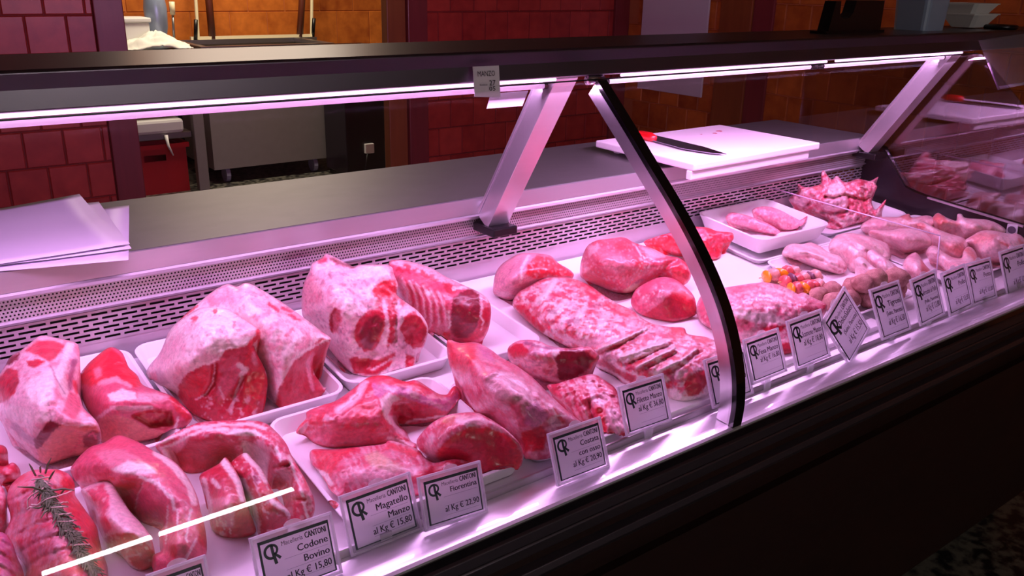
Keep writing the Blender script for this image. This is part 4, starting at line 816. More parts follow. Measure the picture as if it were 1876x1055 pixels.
meat('short_rib', 'cut short rib with a thick white fat edge, end facing the price card', 'meat', K9,
     [(410, 560, 4.2), (560, 470, 5.3), (620, 412, 5.6), (662, 450, 5.6), (722, 540, 5.4), (765, 640, 5.2), (802, 790, 4.8), (835, 880, 3), (872, 980, 1.4), (880, 1060, .5), (760, 1105, 0), (600, 1095, 0), (505, 1020, .3), (480, 880, 1.5), (448, 720, 2.5), (412, 640, 3.5)],
     [(580, 600, 6), (650, 750, 5.9), (600, 840, 5.2), (620, 980, 2)], 'L',
     [('n', 'P', 90, .1, .6), ('p', 'Q', [(480, 780), (620, 750), (710, 860), (690, 1010), (520, 1010)], 40, .9), ('s', 'F', 18, .2, .7, 80, [(500, 860), (690, 860), (690, 1090), (520, 1090)]), ('l', 'F', [(595, 435), (670, 530), (742, 640), (772, 770)], 58), ('l', 'F', [(440, 600), (478, 760), (500, 900)], 36), ('l', 'F', [(515, 605), (570, 665)], 32), ('p', 'L', [(700, 820), (800, 800), (870, 980), (840, 1070), (720, 1060)], 26)], B=.3, edge=8, rough=.14, seed=13, off=-.0062)
meat('short_rib', 'cut short rib with marbled purple-red meat, between the thick-edged rib and the arch', 'meat', K9,
     [(668, 460, 4.6), (790, 373, 5.6), (860, 430, 5.6), (940, 520, 5.4), (1000, 640, 5.2), (1075, 770, 4.8), (1172, 880, 3.6), (1185, 960, 2), (1120, 1065, .7), (960, 1105, .1), (900, 1060, .4), (890, 930, 2), (830, 760, 2.8), (770, 620, 3.8), (700, 530, 4.8)],
     [(850, 560, 6.1), (930, 720, 5.8), (1000, 880, 4.4), (1020, 1000, 2.2)], 'L',
     [('n', 'P', 110, .05, .5), ('p', 'V', [(850, 510), (930, 600), (900, 650), (860, 600)], 30, .5), ('l', 'F', [(790, 385), (900, 500), (972, 612)], 46), ('l', 'F', [(775, 600), (850, 760), (895, 930), (905, 1050)], 28), ('l', 'f', [(840, 480), (872, 620), (925, 760), (960, 880)], 13, .8), ('l', 'F', [(1020, 780), (1110, 850), (1180, 900)], 44), ('l', 'F', [(940, 860), (1000, 890)], 14, .7), ('p', 'L', [(930, 960), (1150, 930), (1110, 1050), (950, 1080)], 24, .8), ('n', 'F', 160, .45, .5)], B=.3, edge=8, rough=.14, seed=14, off=-.0062)
meat('flat_brisket', 'folded red brisket with white sinew and a curled tip, in the front tray', 'meat', K10,
     [(108, 625, 1.6), (130, 565, 2.2), (190, 500, 3.2), (200, 440, 3.4), (330, 385, 4.2), (440, 350, 5), (560, 270, 5.5), (700, 160, 6), (800, 130, 6.2), (900, 135, 6), (1040, 180, 5.6), (1140, 172, 5.2), (1260, 245, 4.2), (1340, 290, 3.3), (1410, 290, 2.9), (1440, 240, 3.4), (1480, 222, 3.4), (1527, 300, 2.4), (1500, 390, 1.2), (1410, 462, .6), (1380, 495, .3), (1150, 538, .1), (1080, 520, .4), (985, 490, 1), (985, 545, .8), (1050, 610, .5), (1090, 690, .2), (1145, 725, .1), (1120, 775, 0), (950, 705, .4), (850, 722, .2), (620, 745, 0), (380, 748, 0), (260, 712, 0), (180, 650, .4)],
     [(400, 480, 4.8), (600, 560, 4.2), (750, 420, 5.3), (850, 300, 5.7), (700, 250, 6.1), (1100, 300, 4.7), (500, 660, 2), (900, 560, 3), (860, 420, 5), (1300, 390, 2.9), (1010, 430, 2), (1200, 460, 1.6)], 't',
     [('s', 'Q', 30, .15, .6, -8), ('n', 'R', 50, .1, .6), ('l', 'f', [(700, 180), (640, 300), (560, 370), (470, 430)], 62), ('p', 'M', [(760, 200), (870, 205), (1060, 240), (1280, 330), (1440, 320), (1490, 260), (1500, 330), (1400, 440), (1300, 410), (1100, 340), (900, 270), (820, 320), (780, 300)], 24, .9), ('s', 'w', 22, .1, .5, 22, [(800, 220), (1060, 250), (1440, 330), (1400, 430), (1000, 310)]), ('p', 'F', [(830, 335), (900, 280), (1000, 330), (930, 380), (900, 470), (985, 590), (900, 540), (850, 450)], 22, .9), ('p', 'f', [(900, 480), (960, 470), (1000, 570), (1080, 680), (960, 610)], 20, .8),
      ('p', 'L', [(930, 395), (1040, 370), (1110, 440), (1280, 420), (1360, 460), (1150, 530), (1000, 490), (950, 430)], 18), ('l', 'R', [(700, 165), (800, 138), (900, 145), (1060, 190), (1250, 245)], 30, .9), ('l', 'F', [(1080, 520), (1250, 500), (1380, 480)], 16), ('p', 'f', [(330, 530), (370, 460), (440, 510)], 18), ('l', 'L', [(520, 570), (640, 570), (840, 560)], 40, .6), ('p', 'P', [(280, 620), (600, 600), (900, 620), (600, 710), (350, 710)], 50, .7), ('p', 'f', [(120, 600), (200, 520), (220, 560), (160, 640)], 16, .8), ('l', 'w', [(900, 670), (1000, 690), (1100, 730)], 30, .7), ('l', 'f', [(450, 420), (520, 390)], 40, .8),
      ('h', [(480, 430), (640, 330), (690, 220)], 24, -.35), ('h', [(830, 320), (860, 430), (960, 560)], 22, .35)], B=.45, edge=11, rough=.16, seed=15)
meat('beef_flank', 'flat slab of red beef with a yellowish patch, in front of the folded brisket', 'meat', K10,
     [(240, 770, 1), (420, 765, 1.8), (620, 745, 2.2), (850, 720, 2.5), (920, 690, 2.6), (1140, 760, 2.2), (1210, 830, 2), (1290, 880, 2), (1440, 850, 3.2), (1560, 858, 3.1), (1605, 900, 2.6), (1500, 1010, 1.4), (1300, 1120, .4), (1000, 1190, 0), (700, 1210, 0), (420, 1195, 0), (370, 1080, .3), (300, 960, .4), (232, 880, .5)],
     [(600, 850, 2.9), (900, 850, 3.1), (700, 1000, 2.7), (1200, 980, 2.5), (450, 950, 2.3)], 't',
     [('n', 'Q', 60, .05, .6), ('s', 'f', 24, .2, .5, 70), ('p', 'R', [(240, 770), (420, 770), (640, 750), (500, 830), (400, 1000), (420, 1180), (320, 980)], 50, .7), ('p', 'y', [(690, 830), (800, 775), (960, 880), (1060, 950), (900, 970), (750, 910)], 60, .6), ('p', 'f', [(560, 950), (800, 930), (1250, 900), (1150, 980), (900, 1050), (600, 1060)], 80, .5), ('l', 'F', [(285, 945), (370, 1000), (400, 1060)], 40), ('p', 'L', [(900, 850), (1000, 840), (1020, 880), (940, 890)], 24, .7), ('p', 'L', [(1090, 1010), (1250, 920), (1440, 855), (1600, 890), (1400, 945), (1200, 1030)], 24, .9), ('l', 'w', [(920, 690), (1060, 720), (1140, 765)], 26, .7), ('p', 'R', [(880, 750), (930, 710), (1180, 800), (1130, 830)], 24, .8)], B=.3, edge=9, rough=.14, seed=16)
meat('eye_round', 'round beef cylinder with a red cut face towards the glass', 'meat', K10,
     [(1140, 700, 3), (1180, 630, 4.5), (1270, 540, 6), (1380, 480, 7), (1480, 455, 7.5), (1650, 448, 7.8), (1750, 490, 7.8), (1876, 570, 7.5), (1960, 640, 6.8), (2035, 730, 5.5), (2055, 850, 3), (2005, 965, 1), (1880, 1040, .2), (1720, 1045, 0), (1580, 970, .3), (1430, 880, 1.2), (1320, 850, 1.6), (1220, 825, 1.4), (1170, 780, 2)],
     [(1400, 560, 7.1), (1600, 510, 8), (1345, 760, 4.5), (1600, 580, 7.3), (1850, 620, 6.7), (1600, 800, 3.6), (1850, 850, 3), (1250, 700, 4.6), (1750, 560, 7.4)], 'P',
     [('n', 'Q', 60, .05, .6), ('s', 'f', 20, .2, .5, 60), ('p', 'L', [(1280, 600), (1400, 500), (1480, 470), (1450, 600), (1320, 720)], 40, .7), ('l', 'f', [(1500, 520), (1580, 540), (1600, 580)], 50, .9), ('p', 'f', [(1480, 480), (1680, 470), (1800, 540), (1640, 560)], 40, .6), ('l', 'f', [(1270, 650), (1235, 740), (1290, 860)], 56, .9), ('l', 'w', [(1275, 650), (1260, 720)], 18), ('p', 'R', [(1320, 770), (1450, 640), (1600, 572), (1750, 575), (1880, 620), (1990, 700), (2060, 860), (1990, 980), (1700, 1080), (1450, 1020), (1330, 930)], 12), ('p', 'L', [(1350, 810), (1480, 680), (1620, 610), (1760, 610), (1900, 680), (1990, 800), (1960, 960), (1700, 1050), (1450, 990), (1340, 900)], 40, .85), ('l', 'L', [(1860, 650), (1850, 800)], 20, .5)], B=.25, edge=8, rough=.09, seed=17)  # cut face coloured darker than its bright rim, standing in for shade
meat('silverside', 'long tapering pink silverside joint lying between the cylinder and the fillet', 'meat', K4,
     [(180, 130, 9), (210, 105, 9.5), (290, 130, 9.5), (440, 130, 9.3), (560, 190, 9), (640, 250, 9), (800, 340, 8.6), (930, 440, 8), (1050, 560, 7), (1200, 700, 5.6), (1320, 800, 4.2), (1370, 880, 2.8), (1300, 1000, 1.2), (1150, 1100, .4), (1040, 1165, 0), (850, 1155, 0), (810, 1010, .8), (700, 900, 1.6), (560, 770, 2.2), (430, 720, 2.6), (340, 590, 3.5), (270, 440, 4.6), (200, 310, 6.6)],
     [(350, 250, 10.2), (450, 400, 10), (650, 450, 10.2), (750, 600, 9.2), (900, 700, 7.8), (1000, 850, 5.2), (600, 650, 7.4), (800, 850, 4.6), (450, 560, 7.2)], 'P',
     [('n', 'Q', 40, -.05, .75), ('n', 'f', 70, .3, .5), ('s', 'R', 40, .25, .4, 60), ('p', 'R', [(180, 120), (290, 125), (450, 140), (420, 280), (320, 420), (230, 320)], 60, .7), ('p', 'f', [(500, 480), (650, 380), (800, 420), (900, 560), (850, 650), (600, 620)], 120, .6), ('p', 'M', [(440, 140), (560, 200), (600, 290), (500, 260)], 40, .6), ('p', 'M', [(860, 690), (950, 640), (1060, 760), (950, 870), (850, 820)], 40, .8), ('p', 'f', [(1030, 800), (1130, 740), (1200, 830), (1100, 870)], 30, .7), ('l', 'R', [(1090, 690), (1180, 810)], 34, .8), ('l', 'F', [(1080, 690), (1120, 760), (1200, 760)], 14, .7), ('p', 'R', [(820, 905), (990, 845), (1050, 900), (1010, 1060), (850, 1060)], 26), ('l', 'f', [(330, 560), (420, 690), (560, 760)], 20, .7), ('h', [(500, 430), (640, 350), (800, 380)], 30, .3)], B=.6, edge=16, rough=.2, rscale=45, seed=18)
meat('beef_fillet_tail', 'torn red fillet trimmings with silver skin, under the dark fillet', 'meat', K4,
     [(1040, 500, 2), (1130, 480, 3), (1260, 440, 3.4), (1430, 400, 3.5), (1550, 460, 3), (1640, 540, 2.6), (1680, 700, 2.2), (1750, 885, 1.2), (1725, 925, .4), (1640, 950, 0), (1560, 945, 0), (1500, 900, .5), (1420, 820, .8), (1320, 790, .8), (1230, 690, 1.2), (1120, 600, 1.6)],
     [(1300, 560, 3.4), (1450, 650, 3), (1600, 800, 2.2)], 't',
     [('n', 'L', 60, .05, .6), ('s', 'f', 24, .15, .6, 62), ('l', 'f', [(1400, 430), (1440, 600), (1510, 660)], 44, .9), ('p', 'f', [(1540, 700), (1640, 690), (1730, 850), (1650, 970), (1580, 850)], 30, .85), ('l', 'R', [(1480, 700), (1530, 870)], 60), ('p', 'R', [(1680, 900), (1750, 890), (1740, 960), (1650, 980)], 16), ('h', [(1400, 640), (1440, 780), (1530, 880)], 22, -.5), ('h', [(1560, 700), (1660, 900)], 24, .4)], B=.35, edge=10, rough=.3, rscale=90, seed=19)
meat('beef_fillet', 'short dark beef fillet with a deep red oval cut face', 'meat', K4,
     [(703, 190, 3.5), (740, 140, 4.5), (820, 108, 5.5), (960, 112, 6), (1080, 160, 6), (1240, 180, 6), (1350, 165, 6), (1420, 170, 5.8), (1492, 250, 4.8), (1440, 330, 3.2), (1400, 390, 2.2), (1260, 460, .8), (1190, 487, .2), (1080, 472, .2), (980, 442, .3), (880, 392, .6), (800, 332, 1.2), (720, 282, 2.2)],
     [(900, 220, 6), (1050, 300, 4.6), (1300, 300, 4.2), (1200, 400, 1.8)], 'Q',
     [('n', 'V', 90, .1, .5), ('n', 'L', 70, .2, .6), ('n', 'f', 130, .25, .6), ('p', 'L', [(700, 195), (760, 135), (830, 140), (890, 200), (860, 255), (750, 270)], 24), ('l', 'V', [(860, 130), (1000, 165), (1120, 180)], 30, .7), ('l', 'F', [(930, 130), (1020, 160)], 16, .8), ('p', 'F', [(1080, 190), (1160, 190), (1110, 260)], 20, .7), ('p', 'D', [(1108, 262), (1160, 208), (1280, 183), (1370, 200), (1470, 270), (1400, 355), (1260, 450), (1150, 450), (1130, 350)], 12), ('l', 'R', [(1380, 205), (1470, 265), (1410, 345)], 26, .7), ('p', 'f', [(980, 400), (1100, 420), (1180, 470), (1060, 470)], 24, .8), ('l', 'L', [(1370, 175), (1440, 200)], 30)], B=.3, edge=8, rough=.12, seed=20, off=.004)
meat('striploin_end', 'red end piece of beef with a pale fat side, against the slotted back', 'meat', K5,
     [(63, 490, 1.5), (78, 350, 4), (130, 260, 5.5), (230, 190, 7), (300, 160, 7.5), (420, 158, 7.6), (550, 178, 7), (620, 240, 6), (720, 300, 4.5), (757, 350, 3.5), (700, 392, 2.8), (480, 455, 1.8), (300, 535, .3), (200, 560, .1), (105, 532, .3)],
     [(300, 300, 7.1), (450, 300, 6.9), (200, 400, 5.2), (550, 330, 5.7)], 'Q',
     [('p', 'R', [(350, 265), (440, 175), (560, 195), (690, 290), (760, 350), (600, 365), (420, 375), (345, 345)], 26), ('n', 'f', 150, .3, .5, [(350, 265), (440, 175), (560, 195), (690, 290), (750, 350), (420, 375)]), ('l', 'w', [(370, 180), (312, 280), (305, 410)], 18), ('p', 'P', [(290, 430), (420, 390), (600, 380), (500, 470), (320, 500)], 40, .7), ('s', 'V', 24, .25, .4, -55, [(80, 350), (300, 180), (310, 400), (100, 500)]), ('p', 'f', [(75, 480), (200, 490), (260, 540), (110, 540)], 20, .8)], B=.4, edge=11, rough=.12, seed=21, off=.0045)
meat('striploin', 'long flat beef rib slab with white bone strips running across it', 'meat', K5,
     [(228, 600, 2), (270, 500, 3.2), (340, 460, 4), (480, 380, 5), (620, 362, 5.5), (760, 378, 5.5), (900, 440, 5.2), (1000, 510, 5), (1130, 590, 5), (1260, 648, 5), (1330, 708, 5), (1420, 758, 4.8), (1560, 788, 4.8), (1700, 798, 4.8), (1730, 850, 4.8), (1820, 868, 4.8), (1900, 880, 4.7), (2000, 930, 4.4), (2060, 1050, 3.8), (2020, 1200, 2.6), (1913, 1372, .8), (1833, 1404, .3), (1703, 1430, 0), (1583, 1404, 0), (1530, 1330, .2), (1400, 1330, .1), (1203, 1285, .1), (1103, 1215, .1), (933, 1125, .1), (880, 1050, .3), (800, 1010, .5), (650, 935, .8), (480, 845, 1), (380, 765, 1.2), (300, 690, 1.5)],
     [(500, 550, 5.9), (700, 650, 6.1), (900, 750, 5.9), (1100, 850, 5.7), (1300, 1000, 5.3), (1500, 1100, 5.1), (1700, 1150, 4.7), (600, 800, 4.2), (800, 900, 4), (1000, 1010, 4), (1200, 1150, 3.2), (1400, 1250, 2.6), (1800, 1280, 2.6)], 'P',
     [('n', 'f', 38, -.05, .8), ('n', 'F', 70, .12, .8), ('n', 'L', 60, .25, .7), ('n', 'R', 110, .35, .7), ('n', 'V', 80, .5, .5),
      ('p', 'L', [(235, 600), (300, 700), (400, 800), (485, 860), (510, 810), (420, 700), (330, 600)], 24), ('l', 'F', [(590, 390), (520, 500), (450, 570)], 56, .8), ('l', 'F', [(690, 580), (610, 650), (560, 690)], 60, .8), ('l', 'F', [(840, 640), (800, 690)], 50, .7), ('l', 'F', [(1040, 690), (980, 760)], 60, .7), ('p', 'V', [(680, 740), (760, 710), (830, 720), (800, 770), (720, 790)], 20, .5), ('p', 'V', [(540, 630), (620, 650), (600, 690), (540, 670)], 18, .5), ('p', 'f', [(520, 830), (800, 900), (1100, 880), (1250, 850), (1000, 970), (800, 960)], 50, .7),
      ('p', 'R', [(640, 380), (780, 390), (900, 450), (1000, 520), (940, 560), (820, 480)], 30, .6), ('p', 'R', [(940, 560), (1130, 600), (1260, 660), (1320, 720), (1180, 700)], 30, .55),
      ('l', 'F', [(930, 1000), (1100, 935), (1300, 840), (1380, 800)], 20), ('l', 'L', [(960, 1030), (1120, 960), (1300, 870)], 26, .6), ('p', 'F', [(1130, 1030), (1300, 990), (1500, 900), (1590, 890), (1560, 940), (1400, 1015), (1210, 1110), (1150, 1080)], 18, .85), ('l', 'F', [(1290, 1140), (1450, 1060), (1620, 970)], 24, .9), ('l', 'F', [(1490, 1170), (1700, 1070), (1800, 990)], 26, .9), ('p', 'R', [(1560, 795), (1700, 795), (1750, 860), (1640, 860)], 24, .9), ('p', 'R', [(1760, 880), (1900, 880), (1960, 930), (1850, 930)], 30, .8), ('p', 'P', [(1280, 870), (1480, 850), (1420, 930), (1300, 950)], 30, .7), ('p', 't', [(1850, 950), (1990, 960), (1960, 1060), (1850, 1080)], 40, .6),
      ('p', 'L', [(1690, 1290), (1780, 1190), (1890, 1150), (1920, 1260), (1830, 1375), (1740, 1392)], 16), ('p', 'F', [(1525, 1320), (1620, 1320), (1690, 1385), (1830, 1385), (1940, 1300), (1920, 1400), (1703, 1445), (1570, 1415)], 18), ('l', 'F', [(930, 1110), (1100, 1195), (1220, 1275)], 26), ('l', 'L', [(1000, 1090), (1120, 1170), (1260, 1240)], 44, .8), ('l', 'F', [(1060, 1080), (1180, 1160), (1330, 1220)], 20, .7), ('l', 'R', [(1330, 1180), (1460, 1240), (1560, 1300)], 50, .7)]
     + [('h', a, 16, s) for a, s in (([(930, 1000), (1100, 935), (1380, 800)], .45), ([(960, 1035), (1120, 965), (1300, 875)], -.4), ([(1190, 1125), (1400, 1035), (1580, 955)], -.45), ([(1150, 1060), (1350, 990), (1570, 910)], .4), ([(1320, 1175), (1480, 1095), (1640, 1015)], -.4), ([(1290, 1140), (1450, 1060), (1620, 970)], .4), ([(1540, 1195), (1720, 1105), (1820, 1025)], -.35), ([(1490, 1165), (1700, 1065), (1800, 990)], .4), ([(590, 390), (520, 500), (450, 570)], .35), ([(690, 580), (600, 660)], .35))], B=.4, edge=11, rough=.26, rscale=85, step=3.2, seed=22, off=.0045)
meat('beef_knuckle', 'smooth heart-shaped beef joint on the white board near the slotted back', 'meat', K5,
     [(812, 350, 2), (820, 220, 4.5), (870, 100, 7), (950, 50, 8), (1050, 35, 8.3), (1180, 22, 8.3), (1260, 60, 8), (1310, 80, 7.8), (1440, 120, 7), (1560, 180, 6.5), (1660, 200, 6), (1740, 260, 5), (1768, 320, 4), (1750, 390, 2.5), (1700, 430, 1.2), (1600, 420, .8), (1500, 372, 1), (1440, 402, .8), (1330, 452, .6), (1220, 503, .2), (1100, 492, .1), (950, 432, .3), (860, 392, .8)],
     [(1000, 200, 8.7), (1150, 200, 8.5), (1100, 400, 3.5), (1300, 250, 7), (1500, 270, 5.7), (1650, 320, 4.2), (900, 300, 5)], 't',
     [('n', 'R', 45, .05, .6), ('n', 'f', 120, .35, .5), ('p', 'Q', [(940, 130), (1150, 150), (1260, 280), (1180, 360), (1000, 280)], 90, .65), ('p', 'R', [(850, 300), (1000, 380), (1120, 450), (950, 410), (850, 365)], 40, .8), ('p', 'R', [(1080, 50), (1220, 50), (1250, 120), (1120, 130)], 40, .6), ('l', 'w', [(1270, 70), (1330, 180), (1340, 260)], 9, .9), ('p', 'f', [(1320, 105), (1480, 120), (1580, 180), (1420, 210)], 30, .8), ('p', 'f', [(880, 100), (980, 80), (960, 150), (880, 180)], 30, .7), ('n', 'w', 170, .35, .8, [(1300, 220), (1560, 200), (1500, 330), (1330, 320)]), ('p', 'R', [(1600, 230), (1740, 270), (1760, 380), (1690, 420), (1600, 360)], 40, .8), ('l', 'V', [(1250, 450), (1340, 385)], 30, .7), ('p', 'y', [(1170, 480), (1260, 430), (1330, 400), (1290, 470), (1220, 500)], 18, .8), ('p', 'Q', [(830, 240), (860, 220), (870, 320), (840, 330)], 30, .7), ('h', [(1480, 340), (1560, 260), (1640, 220)], 24, -.5), ('h', [(1270, 70), (1340, 250)], 14, -.25)], B=.6, edge=14, rough=.18, seed=23, off=.0045)
meat('beef_flag', 'bright red flat beef piece with a ragged end beside the steel upright', 'meat', KL,
     [(1090, 680, 3), (1180, 640, 4.5), (1300, 605, 5.5), (1420, 570, 6), (1540, 573, 6), (1620, 600, 5.5), (1722, 610, 4.5), (1732, 660, 3.5), (1665, 710, 2), (1640, 780, .6), (1570, 805, .2), (1430, 770, .4), (1330, 770, .4), (1200, 730, .8)],
     [(1400, 650, 5.8), (1550, 660, 4.8)], 'R', [('n', 't', 50, .1, .6), ('n', 'Q', 110, .35, .5), ('l', 'L', [(1560, 650), (1605, 750)], 26, .7), ('p', 'Q', [(1420, 575), (1540, 580), (1500, 610), (1430, 610)], 24, .5), ('n', 'L', 140, .2, .6, [(1600, 620), (1730, 610), (1730, 670), (1640, 690)])], B=.3, edge=8, rough=.25, rscale=90, seed=24, off=.0045)
meat('beef_round', 'small bright red beef piece with a flat cut face, in front of the heart-shaped joint', 'meat', K5,
     [(1248, 560, 1.8), (1290, 470, 3.5), (1400, 400, 5), (1510, 363, 5.5), (1620, 380, 5.2), (1720, 450, 4.5), (1790, 530, 3.8), (1808, 620, 2.3), (1800, 690, .5), (1660, 742, .1), (1560, 745, .1), (1350, 695, .2), (1260, 620, .8)],
     [(1500, 480, 5.6), (1600, 480, 5.1), (1450, 640, 2), (1700, 640, 1.8)], 'P',
     [('n', 'Q', 60, .1, .6), ('p', 'L', [(1340, 700), (1480, 600), (1560, 530), (1620, 478), (1740, 490), (1815, 600), (1805, 700), (1560, 755)], 20), ('p', 'R', [(1600, 500), (1740, 500), (1800, 620), (1780, 680), (1600, 600)], 50, .8), ('n', 'w', 190, .3, .8, [(1300, 480), (1520, 440), (1520, 560), (1380, 620)])], B=.35, edge=9, rough=.1, seed=25, off=.0045)
meat('topside', 'broad pink veined beef topside on the white board behind the price cards', 'meat', K11,
     [(93, 520, 2), (160, 370, 3.5), (280, 310, 4.5), (430, 290, 5), (600, 263, 5.5), (760, 240, 6), (900, 233, 6), (1060, 268, 6), (1200, 330, 5.8), (1260, 365, 5.5), (1330, 348, 5.6), (1420, 400, 5.2), (1570, 468, 4.7), (1595, 520, 4.2), (1560, 610, 3), (1500, 720, 2), (1400, 850, .8), (1250, 1010, .2), (1050, 1060, 0), (800, 1000, 0), (600, 920, 0), (400, 830, .1), (260, 765, .2), (150, 685, .6), (98, 590, 1)],
     [(700, 400, 6.2), (1000, 450, 6.4), (1300, 500, 5.7), (600, 650, 4.2), (900, 700, 3.4), (1200, 720, 3.3), (300, 500, 4.7), (1000, 900, 1.6)], 'Q',
     [('n', 'P', 45, .05, .7), ('s', 'w', 26, .15, .6, 25), ('n', 'w', 130, .25, .6), ('p', 't', [(430, 300), (600, 268), (760, 250), (860, 290), (500, 370)], 40, .6), ('p', 't', [(570, 480), (700, 430), (830, 440), (700, 525), (590, 505)], 26, .7), ('p', 'F', [(500, 540), (900, 580), (1100, 655), (1150, 700), (800, 700), (540, 620)], 50, .8), ('p', 't', [(1220, 480), (1400, 420), (1580, 470), (1590, 560), (1500, 700), (1400, 600)], 60, .7), ('l', 'L', [(1560, 480), (1570, 570)], 40, .8), ('p', 'L', [(840, 740), (1000, 725), (1150, 715), (1050, 810), (900, 810)], 26), ('p', 'P', [(540, 630), (700, 680), (760, 760), (600, 800), (540, 720)], 40, .8), ('p', 'f', [(560, 810), (800, 800), (1000, 860), (800, 920), (620, 880)], 40, .7), ('p', 'L', [(1070, 930), (1220, 920), (1260, 1050), (1060, 1070)], 24), ('p', 'P', [(110, 520), (180, 380), (280, 340), (300, 600), (280, 740), (150, 660)], 40, .8), ('n', 'w', 120, .3, .7, [(180, 540), (280, 540), (280, 650), (180, 640)])], B=.5, edge=12, rough=.22, rscale=80, seed=26, off=.0045)
meat('meat_scrap', 'tiny red meat scrap lying between two price cards', 'meat', (450, 785, 3.908),
     [(596, 622, .6), (620, 596, 1), (655, 604, 1.1), (672, 640, .8), (650, 680, .1), (628, 672, .1), (606, 650, .2)], [(640, 635, 1.3)], 'R', [('n', 'f', 150, .2, .6)], B=.2, edge=6, step=2.6, seed=28, off=-.0062)
# poultry
PG = 'chicken legs heaped at the end of the case'
for i, (lab, ol, ct) in enumerate((
    ('pink turkey fillet, the front one of two in the raised white tray', [(308, 72, 2.5), (350, 35, 3.5), (440, 50, 3.6), (560, 90, 3.2), (660, 140, 2.2), (702, 178, 1), (640, 192, .2), (520, 170, .2), (420, 140, .4), (340, 110, 1)], [(480, 95, 3.6)]),
    ('pink turkey fillet leaning on the rear of the raised white tray', [(498, 30, 3), (530, 0, 4), (600, -8, 4.2), (680, 10, 4), (780, 60, 3), (885, 120, 1.5), (860, 142, .6), (740, 162, .3), (640, 120, 1.2), (560, 80, 2)], [(680, 70, 3.8)]))):
    meat('turkey_fillet', lab, 'poultry', KH, ol, ct, 'Q', [('n', 'P', 50, .1, .5), ('n', 'w', 110, .3, .5)], B=.5, edge=10, off=.0155, mt=M_poultry, seed=30 + i, step=2.6)
CH = [('n', 'w', 45, .0, .7), ('n', 'h', 90, .3, .5)]
meat('chicken_breast', 'pale chicken breast lying alone at the corner of its tray', 'poultry', K13,
     [(203, 230, 2), (240, 140, 3.2), (330, 100, 3.8), (440, 105, 3.8), (530, 88, 3.8), (640, 130, 3.5), (740, 200, 3.2), (860, 240, 3), (920, 300, 2.5), (948, 370, 1.6), (930, 422, .5), (860, 452, .2), (720, 422, .1), (560, 372, .1), (400, 312, .2), (280, 282, .5)], [(400, 200, 4.2), (600, 240, 3.8), (750, 330, 3)], 'h',
     CH + [('h', [(350, 250), (500, 240), (680, 300), (850, 420)], 22, -.4), ('h', [(520, 110), (640, 200), (800, 290)], 26, -.35), ('l', 'Q', [(350, 255), (500, 245), (680, 305)], 16, .5), ('n', 'P', 140, .2, .6, [(820, 330), (950, 360), (920, 450), (840, 430)])], B=.5, edge=12, mt=M_poultry, off=-.0015, seed=32, step=2.6)
meat('chicken_breast', 'pale chicken breast half covered by the bare drumstick', 'poultry', K13,
     [(735, 150, 3), (770, 60, 4), (850, 0, 4.6), (950, -20, 4.8), (1080, -10, 4.8), (1200, 20, 4.6), (1330, 70, 4), (1412, 110, 3.4), (1455, 230, 2), (1420, 295, 1), (1300, 335, .5), (1150, 425, .1), (1000, 425, .1), (940, 360, .4), (850, 260, 1.2), (760, 205, 2)], [(950, 120, 5), (1150, 150, 4.8), (1100, 300, 3)], 'h',
     CH + [('h', [(880, 10), (1050, 130), (1250, 250)], 24, -.4), ('h', [(1000, 0), (1180, 90), (1350, 230)], 24, -.35), ('l', 'Q', [(880, 10), (1050, 130), (1250, 250)], 16, .5), ('l', 'Q', [(1000, 0), (1180, 90), (1350, 230)], 14, .5)], B=.5, edge=12, mt=M_poultry, off=-.0015, seed=33, step=2.6)
meat('chicken_thigh', 'skinless chicken thigh lying between the breast and the floured drumstick', 'poultry', K13,
     [(1180, 200, 5.2), (1250, 170, 5.5), (1330, 220, 5.2), (1440, 300, 4.6), (1550, 390, 4), (1590, 445, 3.4), (1570, 520, 2.2), (1490, 540, 1.6), (1400, 480, 1.8), (1280, 390, 2.4), (1200, 300, 3.8)], [(1380, 330, 5), (1490, 440, 4)], 'w',
     CH + [('n', 'Q', 70, .1, .7), ('n', 't', 90, .35, .6, [(1180, 260), (1320, 260), (1340, 400), (1230, 380)])], B=.5, edge=12, mt=M_poultry, off=.001, seed=34, step=2.6)
meat('chicken_drumstick', 'pale drumstick pointing at the meatballs', 'poultry', K13,
     [(1035, 290, 3.8), (1090, 248, 4.6), (1150, 270, 4.6), (1220, 340, 4.2), (1330, 410, 3.8), (1440, 470, 3.4), (1485, 530, 3), (1480, 590, 2.2), (1430, 610, 1.6), (1350, 570, 1.4), (1200, 465, 1.6), (1120, 405, 2.2), (1045, 340, 3)], [(1120, 330, 4.6), (1300, 460, 4), (1420, 540, 3.2)], 'w', CH, B=.5, edge=12, mt=M_poultry, off=.004, seed=35, step=2.6)
